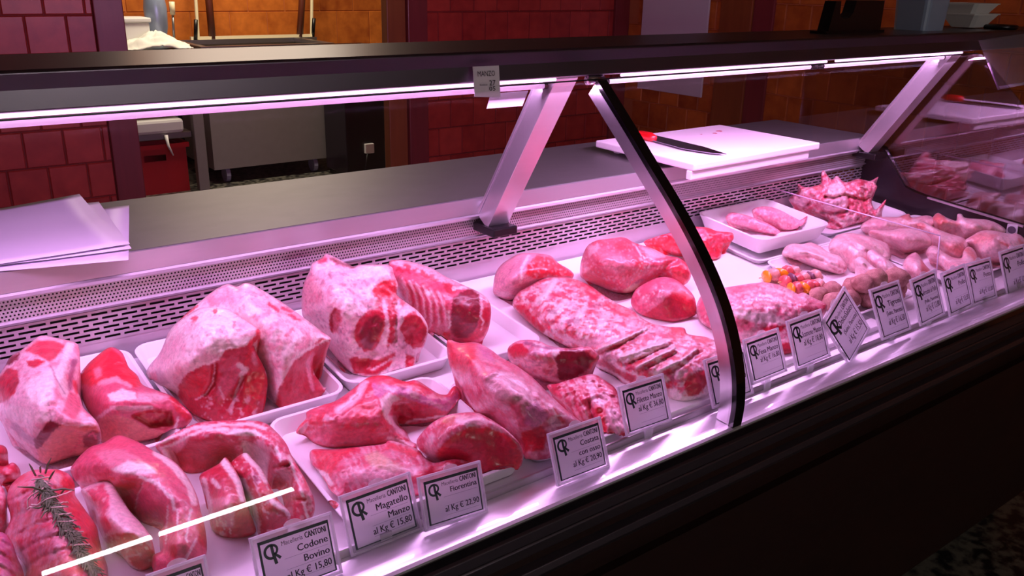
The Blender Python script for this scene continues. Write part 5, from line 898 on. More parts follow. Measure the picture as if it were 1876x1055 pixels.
LEGS = [
    ('skin-on chicken leg lying flat at the back of the leg heap', [(0, 230, 2.5), (60, 160, 3.8), (200, 110, 4.6), (430, 105, 4.8), (500, 85, 5.1), (560, 75, 5.2), (595, 115, 4.8), (760, 90, 4.6), (860, 130, 4.2), (880, 200, 3), (760, 250, 2.5), (500, 260, 2.5), (200, 280, 1.8), (60, 290, 1)], [(300, 190, 4.6), (650, 170, 4.6)], [('l', 'o', [(500, 95), (570, 110)], 70, .7), ('p', 'Q', [(60, 170), (300, 130), (250, 240), (60, 260)], 60, .5)], .004),
    ('plump skin-on chicken leg, knuckle towards the chicken breasts', [(92, 290, 3), (130, 255, 3.8), (220, 260, 4.2), (330, 262, 4.6), (480, 240, 4.9), (640, 250, 4.6), (760, 300, 4), (822, 380, 3), (800, 452, 1.5), (700, 482, .4), (520, 522, .1), (420, 472, .4), (330, 422, 1), (240, 362, 1.8), (130, 322, 2.3)], [(500, 340, 5), (650, 380, 4), (300, 330, 4)], [('l', 'o', [(100, 285), (180, 310), (260, 350)], 50, .5), ('l', 'o', [(450, 500), (600, 500)], 30, .6), ('p', 'Q', [(300, 350), (500, 300), (800, 350), (700, 470), (500, 500)], 90, .35)], .010),
    ('skin-on chicken leg with its thin end up against the acrylic edge', [(636, 190, 4), (700, 158, 4.6), (770, 180, 4.8), (850, 230, 4.8), (1000, 290, 4.6), (1180, 350, 4.2), (1245, 440, 3.5), (1180, 545, 1.4), (1100, 585, .5), (960, 545, .3), (850, 425, 1), (780, 325, 2), (680, 245, 3.2)], [(900, 340, 4.8), (1080, 430, 4)], [('l', 'o', [(650, 190), (720, 210)], 60, .7), ('p', 'o', [(950, 430), (1200, 380), (1180, 540), (1000, 520)], 90, .55)], .010),
    ('skin-on chicken leg with a raised red knuckle over the dark gap', [(828, 130, 5), (880, 62, 6), (940, 85, 6.2), (1000, 120, 6), (1100, 150, 6), (1110, 80, 6.6), (1160, 75, 6.7), (1210, 120, 6.5), (1450, 140, 6.2), (1600, 200, 5.4), (1665, 270, 4.5), (1560, 332, 3), (1300, 332, 2.2), (1190, 332, 2.4), (1120, 252, 3.8), (1000, 212, 4.5), (900, 215, 4.5)], [(1300, 230, 6), (1500, 240, 5.4), (1000, 170, 5.6)], [('p', 'o', [(820, 130), (880, 60), (960, 90), (1000, 180), (900, 220)], 50, .8), ('l', 'o', [(980, 160), (1120, 190)], 40, .5), ('l', 'w', [(1120, 90), (1180, 95)], 40, .7)], .010),
    ('whole plucked chicken piece with a folded wing at the black end wall', [(1180, 400, 3.5), (1280, 320, 5), (1400, 265, 6), (1550, 268, 6.4), (1700, 300, 6.2), (1800, 300, 6), (1900, 380, 5.2), (1980, 560, 3.2), (1900, 690, .8), (1700, 660, .5), (1500, 620, .8), (1380, 560, 1.8), (1300, 450, 3)], [(1550, 380, 6.6), (1650, 520, 4.2), (1800, 480, 4.8)], [('p', 'o', [(1250, 340), (1400, 280), (1600, 300), (1500, 380), (1300, 420)], 80, .5), ('p', 'o', [(1550, 370), (1680, 420), (1700, 460), (1600, 420)], 30, .7), ('l', 'o', [(1820, 360), (1870, 470)], 40, .7), ('p', 'w', [(1400, 450), (1600, 430), (1650, 560), (1500, 600)], 80, .5), ('h', [(1560, 370), (1690, 450)], 24, -.5)], .012),
    ('skin-on chicken leg stretched behind the price cards', [(752, 512, 2.2), (790, 450, 3), (860, 438, 3.2), (940, 500, 3.2), (1060, 568, 3.2), (1160, 575, 3.6), (1180, 500, 4.4), (1230, 448, 4.6), (1300, 480, 4.3), (1360, 600, 3.4), (1420, 700, 2.4), (1500, 870, .8), (1380, 910, .2), (1200, 830, .1), (1000, 740, .1), (860, 625, .5), (770, 565, 1.2)], [(1100, 650, 3.6), (1280, 700, 3.4), (870, 520, 3.2)], [('p', 'o', [(1170, 480), (1240, 450), (1330, 540), (1400, 700), (1300, 600)], 50, .75), ('l', 'w', [(790, 480), (860, 500)], 60, .7)], .010),
    ('short skin-on chicken leg with a brown-red side beside the meatballs', [(487, 640, 2), (540, 560, 3), (630, 513, 3.5), (690, 570, 3.4), (740, 650, 3.2), (820, 740, 2.2), (855, 805, 1.2), (780, 860, .3), (680, 860, .1), (560, 790, .3), (490, 705, 1)], [(620, 650, 3.6), (700, 740, 2.8)], [('p', 'o', [(690, 580), (760, 680), (850, 800), (760, 850), (700, 760)], 40, .9), ('p', 'Q', [(540, 570), (640, 520), (690, 580), (620, 620)], 40, .6)], .008),
    ('small pale chicken joint tucked between thigh and price card', [(380, 700, 2), (430, 690, 2.8), (490, 740, 2.6), (600, 830, 1.8), (640, 880, 1), (560, 950, .2), (430, 940, .1), (395, 840, .6), (375, 760, 1.2)], [(480, 810, 2.6)], [('n', 'Q', 60, .2, .5)], .008)]
for i, (lab, ol, ct, pt, of) in enumerate(LEGS):
    meat('chicken_quarter' if 'whole' not in lab else 'chicken_piece', lab, 'poultry', K14, ol, ct, 'h', CH + pt, B=.7, edge=12, mt=M_poultry, off=of - .0095, seed=40 + i, step=2.6, rough=.12, group=PG)
meat('chicken_carcass', 'heap of torn chicken carcass and skin in the far back corner', 'poultry', K15,
     [(115, 520, 3.8), (240, 400, 6), (245, 285, 8), (330, 330, 7.8), (470, 320, 8), (580, 270, 8.8), (580, 150, 10.8), (618, 92, 11.8), (690, 190, 9.8), (740, 222, 9.2), (810, 168, 10), (880, 240, 9), (960, 260, 8.6), (1100, 213, 9), (1200, 230, 8.8), (1290, 242, 8.4), (1405, 183, 9), (1350, 262, 7.8), (1385, 325, 7), (1350, 400, 6.2), (1300, 490, 5), (1320, 600, 3.8), (1372, 650, 3.4), (1512, 508, 6), (1455, 690, 2.5), (1440, 785, .8), (1300, 805, .4), (1200, 835, .1), (1000, 885, .1), (850, 938, 0), (720, 932, 0), (615, 890, .1), (690, 810, .6), (560, 735, 1), (330, 655, 1.4)],
     [(400, 450, 6.8), (700, 350, 9.6), (850, 520, 7.6), (1150, 330, 9), (1100, 600, 5), (600, 600, 5), (900, 780, 2.4), (1200, 700, 3.4), (330, 400, 7)], 'Q',
     [('n', 't', 50, .0, .8), ('n', 'w', 70, .2, .7), ('n', 'R', 110, .3, .6), ('n', 'L', 90, .5, .5), ('p', 'w', [(640, 450), (700, 300), (850, 250), (940, 360), (880, 440), (760, 480)], 24, .9), ('p', 'f', [(600, 600), (650, 480), (940, 440), (975, 560), (940, 680), (800, 700), (620, 670)], 26, .9), ('p', 'f', [(120, 520), (240, 450), (420, 520), (330, 640)], 30, .8), ('p', 'w', [(680, 730), (780, 720), (960, 880), (860, 870)], 26, .8), ('p', 'w', [(900, 400), (1050, 420), (1060, 470), (950, 460)], 20, .8), ('p', 't', [(1000, 500), (1200, 500), (1280, 700), (1150, 760), (980, 640)], 40, .7), ('p', 'L', [(1100, 270), (1190, 240), (1190, 310), (1110, 320)], 26, .8), ('p', 'o', [(450, 340), (590, 300), (600, 380), (480, 380)], 30, .7),
      ('h', [(640, 470), (760, 490), (930, 440)], 22, -1.0), ('h', [(590, 690), (780, 710), (950, 680)], 22, -1.0), ('h', [(960, 450), (980, 600), (950, 680)], 20, -.9), ('h', [(660, 790), (860, 900)], 18, -.8), ('h', [(420, 560), (330, 640)], 18, -.8), ('h', [(700, 230), (640, 400)], 18, -.6), ('h', [(980, 470), (1200, 520), (1300, 480)], 20, -1.0), ('h', [(1180, 560), (1200, 740)], 18, -.7)], B=.5, edge=8, rough=.5, rscale=75, mt=M_poultry, off=-.0015, seed=60, step=2.4)
# ---------------------------------------------------------------- meatballs and kebabs
def blob(name, c, r, m, colfn, label=None, cat=None, group=None, parent=None, amp=.12, seed=0, n=3, bumpy=160, rot=0.0):
    bm = bmesh.new(); bmesh.ops.create_icosphere(bm, subdivisions=n, radius=1.0)
    V = np.array([tuple(v.co) for v in bm.verts]); F = [tuple(v.index for v in f.verts) for f in bm.faces]; bm.free()
    k = np.array([1 + amp * mnoise.noise(Vector(v) * 1.3 + Vector((seed * 5.1, 0, 0))) + amp * .35 * mnoise.noise(Vector(v) * 4 + Vector((seed, 3, 0))) for v in V])
    V = V * k[:, None] * np.array(r); cs, sn = math.cos(rot), math.sin(rot)
    V = np.column_stack([V[:, 0] * cs - V[:, 1] * sn, V[:, 0] * sn + V[:, 1] * cs, V[:, 2]]) + np.array(c)
    o = mk(name, V, F, m, parent, smooth=True)
    ca = o.data.color_attributes.new('Col', 'FLOAT_COLOR', 'POINT')
    cc = np.array([colfn(v) for v in V]); ca.data.foreach_set('color', np.column_stack([cc, np.ones(len(cc))]).ravel())
    if label: tag(o, label, cat, group)
    return o
c1, c2 = np.array(srgb((214, 160, 148))), np.array(srgb((170, 108, 104)))
def mbcol(v): t = min(1, max(0, .5 + .9 * mnoise.noise(Vector(v) * 120))); return c1 * t + c2 * (1 - t)
MB = [(660, 690, 2.0, 0), (790, 590, 2.1, 0), (860, 720, 2.3, 0), (1060, 720, 2.1, 0), (1000, 570, 2.2, .8), (1140, 640, 2.1, 1.2), (1150, 500, 2.0, 2.0), (1010, 490, 1.9, 1.6), (1270, 570, 2.3, 2.0), (1430, 590, 2.2, 1.4), (1500, 690, 1.8, 0), (1590, 700, 1.6, 0), (1640, 745, 1.4, 0), (1230, 760, 2.0, 0), (1340, 700, 2.0, 0)]
mbp = np.array([on_deck((1400 + x / 6.243, 430 + y / 6.243), .0075 + r * .0105 + u / 100) for x, y, r, u in MB]); mbr = np.array([m[2] * .0105 for m in MB])
for _ in range(300):                             # let the heap settle: balls touch, but do not sit inside one another
    for i in range(len(mbp)):
        for j in range(i):
            d_ = mbp[i] - mbp[j]; L_ = np.linalg.norm(d_) + 1e-9; g_ = (mbr[i] + mbr[j]) * .97 - L_
            if g_ > 0: mbp[i] += d_ / L_ * g_ * .35; mbp[j] -= d_ / L_ * g_ * .35
        mbp[i, 0] = np.clip(mbp[i, 0], 1.535, 1.80); mbp[i, 1] = np.clip(mbp[i, 1], .905 + mbr[i], .990); lo = deck_z(mbp[i, 1]) + .0085 + mbr[i] * .92
        mbp[i, 2] = max(lo, mbp[i, 2] - .0002)
for i, (x, y, r, up_) in enumerate(MB):
    r *= 1.05; p = mbp[i]
    blob('meatball', p, (r / 100 * 1.12, r / 100 * .95, r / 100 * .92), M_floury, mbcol, 'floured meatball in the heap beside the pale drumstick', 'meatball', 'floured meatballs in their tray', amp=.22, seed=i, rot=i * .9)
KE = {'y': (250, 170, 20), 'm': (226, 92, 96), 'p': (240, 170, 160), 'z': (120, 70, 90)}
M_pep = mat('yellow_pepper', (246, 150, 14), .3, coat=.3)
M_wood = mat('skewer_wood', (220, 180, 120), .6)
def kebab(label, a, b, items, seed):
    A = on_deck((1260 + a[0] / 6.243, 480 + a[1] / 6.243), .0192); B_ = on_deck((1260 + b[0] / 6.243, 480 + b[1] / 6.243), .0192)
    root = empty('kebab', tuple((A + B_) / 2 - np.array([0, 0, .014])), label, 'kebab', 'kebabs on the white board')
    d = (B_ - A); L = np.linalg.norm(d); d /= L; rot = math.atan2(d[1], d[0])
    tube('skewer', [A - d * .012, B_ + d * .012], .0014, M_wood, root, 6)
    for i, k in enumerate(items):
        c = A + d * L * (i + .5) / len(items) + np.array([0, 0, .002 * (i % 2)])
        if k == 'y':
            o = blob('pepper_piece', c, (.007, .021, .014), M_pep, lambda v: srgb(KE['y']), parent=root, amp=.15, seed=seed + i, n=2, rot=rot + .3 * (i % 3 - 1))
        else:
            cl = np.array(srgb(KE[k])); o = blob({'m': 'meat_chunk', 'p': 'sausage_slice', 'z': 'aubergine_slice'}[k], c, (.013 if k != 'z' else .006, .018, .015), M_meat, lambda v: np.clip(cl * (1 + .5 * mnoise.noise(Vector(v) * 150)), 0, 1), parent=root, amp=.25, seed=seed + i, n=2, rot=rot)
kebab('small kebab with two yellow pepper pieces, behind the broad topside', (860, 176), (1260, 102), 'ypymp', 70)
kebab('small kebab with dark aubergine slices, between the other two', (1080, 225), (1500, 165), 'mzmpzp', 80)
kebab('small kebab with pepper at its middle, nearest the tray edge line', (1150, 314), (1530, 272), 'ymymmp', 90)

# rosemary and string on the tied roast
roast = [o for o in bpy.data.objects if o.name == 'rolled_roast'][0]
M_rose = mat('rosemary_green', (104, 114, 84), .6, 0, 60, .3)
M_string = mat('butcher_string', (226, 196, 186), .8)
def surf(o, xy):
    """point where the sight line through a traced spot meets the piece"""
    r = Vector(ray(8 * 0 + xy[0], xy[1])).normalized(); org = Vector((0, 0, EYE)) - world_loc(o)
    ok, p, nrm, _ = o.ray_cast(org, r)
    return (np.array(p) + np.array(world_loc(o)), np.array(nrm)) if ok else (None, None)
bpy.context.view_layer.update()
spine = [(340, 230), (380, 330), (430, 430), (490, 530), (540, 630), (610, 730), (660, 830), (720, 930), (790, 1020)]
sp = [(x / 4.69, 830 + y / 4.69) for x, y in spine]; sp = catmull(sp, 8); parts = []
for i, q in enumerate(sp):
    p, nrm = surf(roast, q)
    if p is None: continue
    for k in range(6):
        t = sp[min(i + 1, len(sp) - 1)] - sp[max(i - 1, 0)]; q2 = q + rng.normal(0, 3.2, 2); p0, n0 = surf(roast, q2)
        if p0 is None: continue
        ang = math.atan2(t[1], t[0]) + rng.choice([-1, 1]) * rng.uniform(.2, .85); ln = rng.uniform(12, 24)
        p1, n1 = surf(roast, q2 + ln * np.array([math.cos(ang), math.sin(ang)]))
        if p1 is None: p1, n1 = p0 + .015 * rng.normal(0, 1, 3), n0
        parts.append(tubeg([p0 + n0 * .001, (p0 + p1) / 2 + n0 * .0035, p1 + n1 * rng.uniform(.001, .006)], [.0007, .0010, .0003], 4))
for a, b in (((310, 200), (250, 90)), ((390, 180), (440, 40)), ((350, 170), (355, 110)), ((400, 340), (150, 290)), ((430, 330), (640, 320)), ((520, 350), (550, 300)), ((420, 230), (470, 150)), ((400, 440), (270, 470)), ((420, 490), (350, 560)), ((640, 640), (690, 650))):
    qa = (a[0] / 4.69, 830 + a[1] / 4.69); p0, n0 = surf(roast, qa)
    if p0 is None: continue
    r = ray(b[0] / 4.69, 830 + b[1] / 4.69); p1 = np.array([0, 0, EYE]) + r / np.linalg.norm(r) * (np.linalg.norm(p0 - np.array([0, 0, EYE])) - .012)
    parts.append(tubeg([p0 + n0 * .001, (p0 + p1) / 2 + n0 * .003, p1], [.0012, .0012, .0005], 5))
V, F = joinparts(parts); mk('rosemary_sprig', V, F, M_rose, roast)
for line in ([(270, 470), (275, 390), (400, 310), (380, 260)], [(260, 470), (400, 410), (500, 380), (590, 340)], [(300, 440), (420, 420), (560, 430)], [(440, 490), (560, 480)], [(460, 540), (590, 535)], [(490, 615), (620, 600)], [(550, 700), (690, 690)], [(575, 800), (740, 795)], [(290, 250), (420, 230)]):
    pts = []
    for q in catmull([(x / 4.69, 830 + y / 4.69) for x, y in line], 8):
        p, nrm = surf(roast, q)
        if p is not None: pts.append(p + nrm * .0035)
    if len(pts) > 2: tube('string', pts, .0009, M_string, roast, 6)

# ---------------------------------------------------------------- things on the worktop
M_paper = mat('wrapping_paper', (206, 196, 214), .45, 0, 8, .04)
ps = empty('wrapping_paper', (.06, 1.60, E0 - .426), 'loose stack of thin white wrapping paper on the steel worktop', 'paper')
for k in range(6):
    a = (-.03, .02, -.09, .05, .0, -.26)[k]; sx, sy = .27, .17; cxp, cyp = (.045, .05, .07, .04, .055, .09)[k], (1.60, 1.605, 1.61, 1.60, 1.598, 1.606)[k]; z = E0 - .4252 + .0022 * (k if k < 5 else .2)
    n = 14; V, F = [], []
    for i in range(n + 1):
        for j in range(n + 1):
            u_, v_ = -sx + 2 * sx * i / n, -sy + 2 * sy * j / n; x = cxp + u_ * math.cos(a) - v_ * math.sin(a); y = cyp + u_ * math.sin(a) + v_ * math.cos(a)
            lift = .004 * max(0, mnoise.noise(Vector((x * 9, y * 9, k * 2.1)))) + (.012 * max(0, (i / n - .7) / .3) * max(0, (j / n - .6) / .4) if k == 4 else 0)
            V.append((x, y, z + lift))
    for i in range(n):
        for j in range(n): q = i * (n + 1) + j; F.append((q, q + n + 1, q + n + 2, q + 1))
    o = mk('paper_sheet', V, F, M_paper, ps, smooth=True); s_ = o.modifiers.new('s', 'SOLIDIFY'); s_.thickness = .0006
M_cut = mat('cutting_board_plastic', (244, 232, 238), .42, 0, 30, .03, .06, 150)
zt = E0 - .396
cb = empty('cutting_board', (1.80, 1.52, E0 - .426), 'thick white plastic cutting board with small red stains on the worktop', 'cutting board')
CBp = [tuple(at_z(q, zt)[:2]) for q in ((1091, 257), (1272, 300), (1503, 261), (1318, 228))]
def prism(name, pts, z0, z1, m, parent=None, bevel=.003):
    n = len(pts); V = [(*p, z0) for p in pts] + [(*p, z1) for p in pts]
    F = [tuple(range(n - 1, -1, -1)), tuple(range(n, 2 * n))] + [(i, (i + 1) % n, (i + 1) % n + n, i + n) for i in range(n)]
    o = mk(name, V, F, m, parent)
    if bevel: bbox_bevel(o, bevel, 3)
    return o
prism('board_slab', CBp, zt - .018, zt, M_cut, cb, .004)
fa, fb = np.array(CBp[1]), np.array(CBp[2]); fd = (fb - fa); fn = np.array([-fd[1], fd[0]]) / np.linalg.norm(fd)
prism('board_foot', [tuple(fa + fd * .0 + fn * .006), tuple(fa + fd * .93 + fn * .006), tuple(fa + fd * .93 + fn * .022), tuple(fa + fn * .022)], zt - .040, zt - .018, M_cut, cb, .003)
prism('board_foot', [(1.56, 1.60), (1.56, 1.62), (2.0, 1.63), (2.0, 1.61)], zt - .0295, zt - .018, M_cut, cb, .002)
M_stain = mat('blood_stain', (196, 60, 70), .4)
for (x, y, r) in ((1310, 244, .006), (1318, 240, .009), (1285, 246, .003)):
    p = at_z((x, y), zt + .0003); a = [(p[0] + r * math.cos(q) * (1 + .4 * math.sin(3 * q)), p[1] + r * math.sin(q)) for q in np.linspace(0, 2 * math.pi, 10)[:-1]]
    prism('stain', a, zt, zt + .0004, M_stain, cb, 0)
M_red = mat('red_handle', (214, 20, 30), .3, coat=.4); M_blade = mat('knife_blade', (150, 150, 160), .25, 1.0)
kn = empty('kitchen_knife', tuple(at_z((1200, 256), zt + .004)), 'red-handled butcher knife lying across the cutting board', 'knife')
hp = [at_z(p, zt + .011) for p in ((1160, 245), (1175, 247), (1192, 251), (1199, 253))]
V, F = tubeg(hp, [.009, .011, .012, .008], 12); mk('handle', V, F, M_red, kn, smooth=True)
bl = [at_z(p, zt + .004) for p in ((1197, 248), (1240, 258), (1290, 270), (1331, 283), (1300, 281), (1250, 273), (1195, 258))]
n = len(bl); V = [tuple(p) for p in bl] + [tuple(p + np.array([0, 0, .0018])) for p in bl]
mk('blade', V, [tuple(range(n - 1, -1, -1)), tuple(range(n, 2 * n))] + [(i, (i + 1) % n, (i + 1) % n + n, i + n) for i in range(n)], M_blade, kn)

# ---------------------------------------------------------------- on and under the canopy
M_lab = mat('paper_label', (226, 222, 228), .6)
def flat_card(name, label, cat, px, y, m, thick=.0008):
    P = [at_y(p, y_) for p, y_ in zip(px, y if hasattr(y, '__len__') else [y] * 4)]; V = [tuple(p) for p in P] + [(p[0], p[1] + thick, p[2]) for p in P]
    o = mk(name, V, [(0, 1, 2, 3), (7, 6, 5, 4), (0, 4, 5, 1), (1, 5, 6, 2), (2, 6, 7, 3), (3, 7, 4, 0)], m); return tag(o, label, cat), P
mc, P = flat_card('date_label', 'small paper label reading MANZO stuck to the canopy front', 'label', ((866, 122), (914, 120), (917, 179), (870, 177)), (1.1512, 1.1512, 1.1445, 1.1445), M_lab)
def onlabel(s, u0, v0, w, h, bold=0.0):
    V, F = text_mesh(s, 1.0, bold); V[:, 0] -= V[:, 0].min(); V[:, 1] -= V[:, 1].min(); V[:, 0] *= w / V[:, 0].max(); V[:, 1] *= h / V[:, 1].max()
    tl, tr, br, bl_ = P; U, W_ = tr - tl, tl - bl_
    Q = np.array([bl_ + U * (u0 + v[0]) + W_ * (v0 + v[1]) + np.array([0, -.0006, 0]) for v in V]); mk('lettering', Q, F, M_ink2, mc)
onlabel('MANZO', .16, .66, .66, .18); onlabel('27', .58, .34, .24, .18); onlabel('05', .56, .16, .24, .15); onlabel('lotto', .22, .35, .28, .06)
ps2, _ = flat_card('paper_slip', 'white paper slip hanging behind the date label under the canopy', 'paper', ((899, 172), (968, 166), (957, 194), (892, 199)), 1.215, M_paper)
M_bplastic = mat('black_holder_plastic', (12, 12, 20), .3, coat=.2); M_tub = mat('frosted_tub', (150, 165, 190), .35); M_foam = mat('white_foam', (226, 226, 222), .7)
def col_yz(px_base, zb): return at_z(px_base, zb)
zc = E0 - .114
def on_canopy(px, y):
    a, b = -60.0, 200.0
    for _ in range(40):
        m_ = (a + b) / 2; a, b = (m_, b) if at_y((px, m_), y)[2] > zc else (a, m_)
    return at_y((px, a), y)
pA, pB = on_canopy(1516, 1.24), on_canopy(1612, 1.24); pB[2] = pA[2]
bh = empty('knife_block', tuple((pA + pB) / 2), 'black plastic holder with a rounded notch standing on the canopy', 'holder')
prof = [(0, 0), (1, 0), (1.0, 1.0), (.46, 1.0), (.42, .62), (.36, .48), (.28, .45), (.21, .50), (.18, .62), (.17, .98), (.08, .98)]
d = pB - pA; hgt = .074
V = []
for dy in (0, .03):
    for u_, v_ in prof: V.append(tuple(pA + d * u_ + np.array([0, dy, hgt * v_])))
n = len(prof); mk('holder_body', V, [tuple(range(n)), tuple(range(2 * n - 1, n - 1, -1))] + [(i, i + n, (i + 1) % n + n, (i + 1) % n) for i in range(n)], M_bplastic, bh)
V = [tuple(pA + d * u_ + np.array([0, dy, z_])) for dy in (-.006, .036) for u_, z_ in ((-.08, 0), (1.04, 0), (1.04, .006), (-.08, .006))]
mk('holder_base', V, [(0, 1, 2, 3), (7, 6, 5, 4), (0, 4, 5, 1), (1, 5, 6, 2), (2, 6, 7, 3), (3, 7, 4, 0)], M_bplastic, bh)
def lathe_thing(name, label, cat, c, prof, m, n=28, group=None):
    V, F = latheg(prof, c, n); return tag(mk(name, V, F, m, smooth=True), label, cat, group)
pT = on_canopy(1682, 1.27)
tb = empty('plastic_tub', tuple(pT), 'pale bluish plastic tub with square sides on the canopy', 'tub')
V = []
for s_, z_ in ((.052, 0), (.058, .10), (.060, .10), (.060, .106), (.054, .106), (.048, .006)):
    for q in range(4):
        for k in range(4):
            a = math.radians(45 + 90 * q - 45 + 90 * k / 3 * .5 + 22.5); V.append((pT[0] + s_ * 1.0 * (abs(math.cos(a)) ** .35) * math.copysign(1, math.cos(a)), pT[1] + s_ * .9 * (abs(math.sin(a)) ** .35) * math.copysign(1, math.sin(a)), pT[2] + z_))
n = 16; F = [(i * n + k, i * n + (k + 1) % n, (i + 1) * n + (k + 1) % n, (i + 1) * n + k) for i in range(5) for k in range(n)] + [tuple(range(n - 1, -1, -1)), tuple(range(5 * n, 6 * n))]
mk('tub_body', V, F, M_tub, tb)
pF = on_canopy(1772, 1.27)
for k, (dx, dz, lab) in enumerate(((0, .003, 'white foam tray on the canopy, the lower one of two'), (-.012, .030, 'white foam tray on the canopy, nested in the lower tray'))):
    V = []
    for s_, z_ in ((.040, 0), (.066, .034), (.070, .034), (.070, .037), (.062, .037), (.038, .004)):
        for q in range(4):
            sx_, sy_ = ((1, 1), (-1, 1), (-1, -1), (1, -1))[q]; V += [(pF[0] + dx + sx_ * s_, pF[1] + sy_ * (s_ * .8 - .008), pF[2] + dz + z_), (pF[0] + dx + sx_ * (s_ - .01) if q % 2 == 0 else pF[0] + dx + sx_ * (s_ - .01), pF[1] + sy_ * s_ * .8, pF[2] + dz + z_)][::(1 if q % 2 == 0 else -1)]
    n = 8; F = [(i * n + k_, i * n + (k_ + 1) % n, (i + 1) * n + (k_ + 1) % n, (i + 1) * n + k_) for i in range(5) for k_ in range(n)] + [tuple(range(n - 1, -1, -1)), tuple(range(5 * n, 6 * n))]
    tag(mk('foam_tray', V, F, M_foam), lab, 'tray', 'foam trays on the canopy')
pD = on_canopy(1832, 1.205); pD[0] = min(pD[0], 2.80)
lathe_thing('black_lid', 'flat black round lid at the end of the canopy', 'lid', tuple(pD), [(.001, 0), (.04, 0), (.044, .004), (.044, .010), (.040, .012), (.02, .010), (.001, .010)], M_bplastic)
# clear leaflet holder at the canopy end
M_clear = tag_plastic('lilac_clear_plastic', .14)
lh = empty('leaflet_holder', tuple(at_y((1832, 163), 1.14)), 'clear plastic leaflet holder hanging at the end of the canopy', 'holder')
A = [at_y((1795, 74), 1.146), at_y((1890, 60), 1.146), at_y((1900, 152), 1.10), at_y((1830, 164), 1.10)]
V = [tuple(p) for p in A] + [tuple(p + np.array([0, .004, 0])) for p in A]
mk('holder_panel', V, [(0, 1, 2, 3), (7, 6, 5, 4), (0, 4, 5, 1), (1, 5, 6, 2), (2, 6, 7, 3), (3, 7, 4, 0)], M_clear, lh)
M_edge = mat('bright_plastic_edge', (236, 206, 240), .2)
tube('holder_edge', [A[3] + [.004, .002, .004], A[2] + [0, .002, .004]], .0042, M_edge, lh, 8); tube('holder_edge', [A[0] + (A[3] - A[0]) * .45, A[3]], .003, M_edge, lh, 8)
# sticker on the end wall
st = empty('round_sticker', tuple(at_x((1854, 421), 2.412)), 'small white square sticker with a grey disc on the black end wall', 'sticker')
A = [at_x(p, 2.414) for p in ((1846, 410), (1865, 412), (1862, 432), (1842, 430))]; V = [tuple(p) for p in A] + [(p[0] + .004, p[1], p[2]) for p in A]
mk('sticker_paper', V, [(0, 1, 2, 3), (7, 6, 5, 4), (0, 4, 5, 1), (1, 5, 6, 2), (2, 6, 7, 3), (3, 7, 4, 0)], M_lab, st)
c = sum(A) / 4; V = [(c[0] - .001, c[1] + .011 * math.cos(q), c[2] + .010 * math.sin(q)) for q in np.linspace(0, 2 * math.pi, 17)[:-1]]
mk('disc', V, [tuple(range(16))], mat('disc_grey', (90, 78, 96), .4), st)

# ---------------------------------------------------------------- back room
M_inox = mat('stainless', (150, 148, 146), .35, .9, 20, .06); M_inox_d = mat('stainless_dull', (150, 145, 138), .5, .3, 20, .1)
M_redcrate = mat('red_crate', (176, 10, 26), .35); M_white_pl = mat('white_plastic', (232, 230, 226), .4); M_cloth = mat('white_cloth', (236, 232, 220), .8, 0, 20, .06)
M_cream = mat('cream_handle', (236, 222, 180), .45); M_lidwood = mat('lid_frame_brown', (96, 40, 22), .5)
TY0, TY1 = 5.88, 6.5
zt_ = at_y((300, 92), 5.9)[2]
tx1 = at_y((372, 340), 5.92)[0]
tab = empty('steel_table', (1.4, 6.15, 0), 'steel work table in the back room with a lower shelf', 'table')
box('table_top', .75, tx1 + .04, TY0, TY1, zt_ - .04, zt_, M_inox, tab, .004)
zs = at_y((350, 222), 5.95)[2]
box('lower_shelf', .75, tx1 - .04, TY0 + .04, TY1, zs - .10, zs - .06, M_inox, tab, .004)
for x, y in ((tx1, TY0 + .03), (tx1, TY1 - .04), (.80, TY0 + .03), (.80, TY1 - .04)):
    l_ = box('leg', x - .035, x + .035, y - .03, y + .03, 0, zt_ - .04, M_inox_d, tab, .004)
bg = box('plastic_bag', .85, tx1 - .09, TY0 + .02, TY0 + .30, zs - .06, zs + .03, M_white_pl, None, .02)
tag(bg, 'pale wrapped bag lying on the table shelf', 'bag')
pc0, pc1 = at_y((262, 335), 5.95), at_y((340, 335), 5.95)
cr = empty('red_crate', (1.55, 6.1, 0), 'red plastic crate on the floor under the table', 'crate')
hz_ = zs - .13
V, F = [], []
for ins, z_ in ((.02, 0), (0, hz_), (-.012, hz_), (-.012, hz_ - .03), (-.0, hz_ - .03)):
    pass
xa_, xb_, zr_ = pc0[0] - .12, pc1[0] + .02, hz_ - .03; hx0, hx1, hz0, hz1 = pc0[0] + .02, pc0[0] + .16, hz_ - .11, hz_ - .07
V, F = joinparts([boxg(xa_, xb_, 5.93, 6.30, 0, .008), boxg(xa_, xb_, 6.292, 6.30, .008, zr_), boxg(xa_, xa_ + .008, 5.938, 6.292, .008, zr_), boxg(xb_ - .008, xb_, 5.938, 6.292, .008, zr_),
                  boxg(xa_, hx0, 5.93, 5.938, .008, zr_), boxg(hx1, xb_, 5.93, 5.938, .008, zr_), boxg(hx0, hx1, 5.93, 5.938, .008, hz0), boxg(hx0, hx1, 5.93, 5.938, hz1, zr_)])
mk('crate_body', V, F, M_redcrate, cr)                       # open on top, with a hand hole cut in the front
V, F = joinparts([boxg(xa_ - .02, xb_ + .02, 5.915, 5.93, zr_, hz_), boxg(xa_ - .02, xb_ + .02, 6.30, 6.32, zr_, hz_), boxg(xa_ - .02, xa_, 5.93, 6.30, zr_, hz_), boxg(xb_, xb_ + .02, 5.93, 6.30, zr_, hz_)])
mk('crate_rim', V, F, M_redcrate, cr)
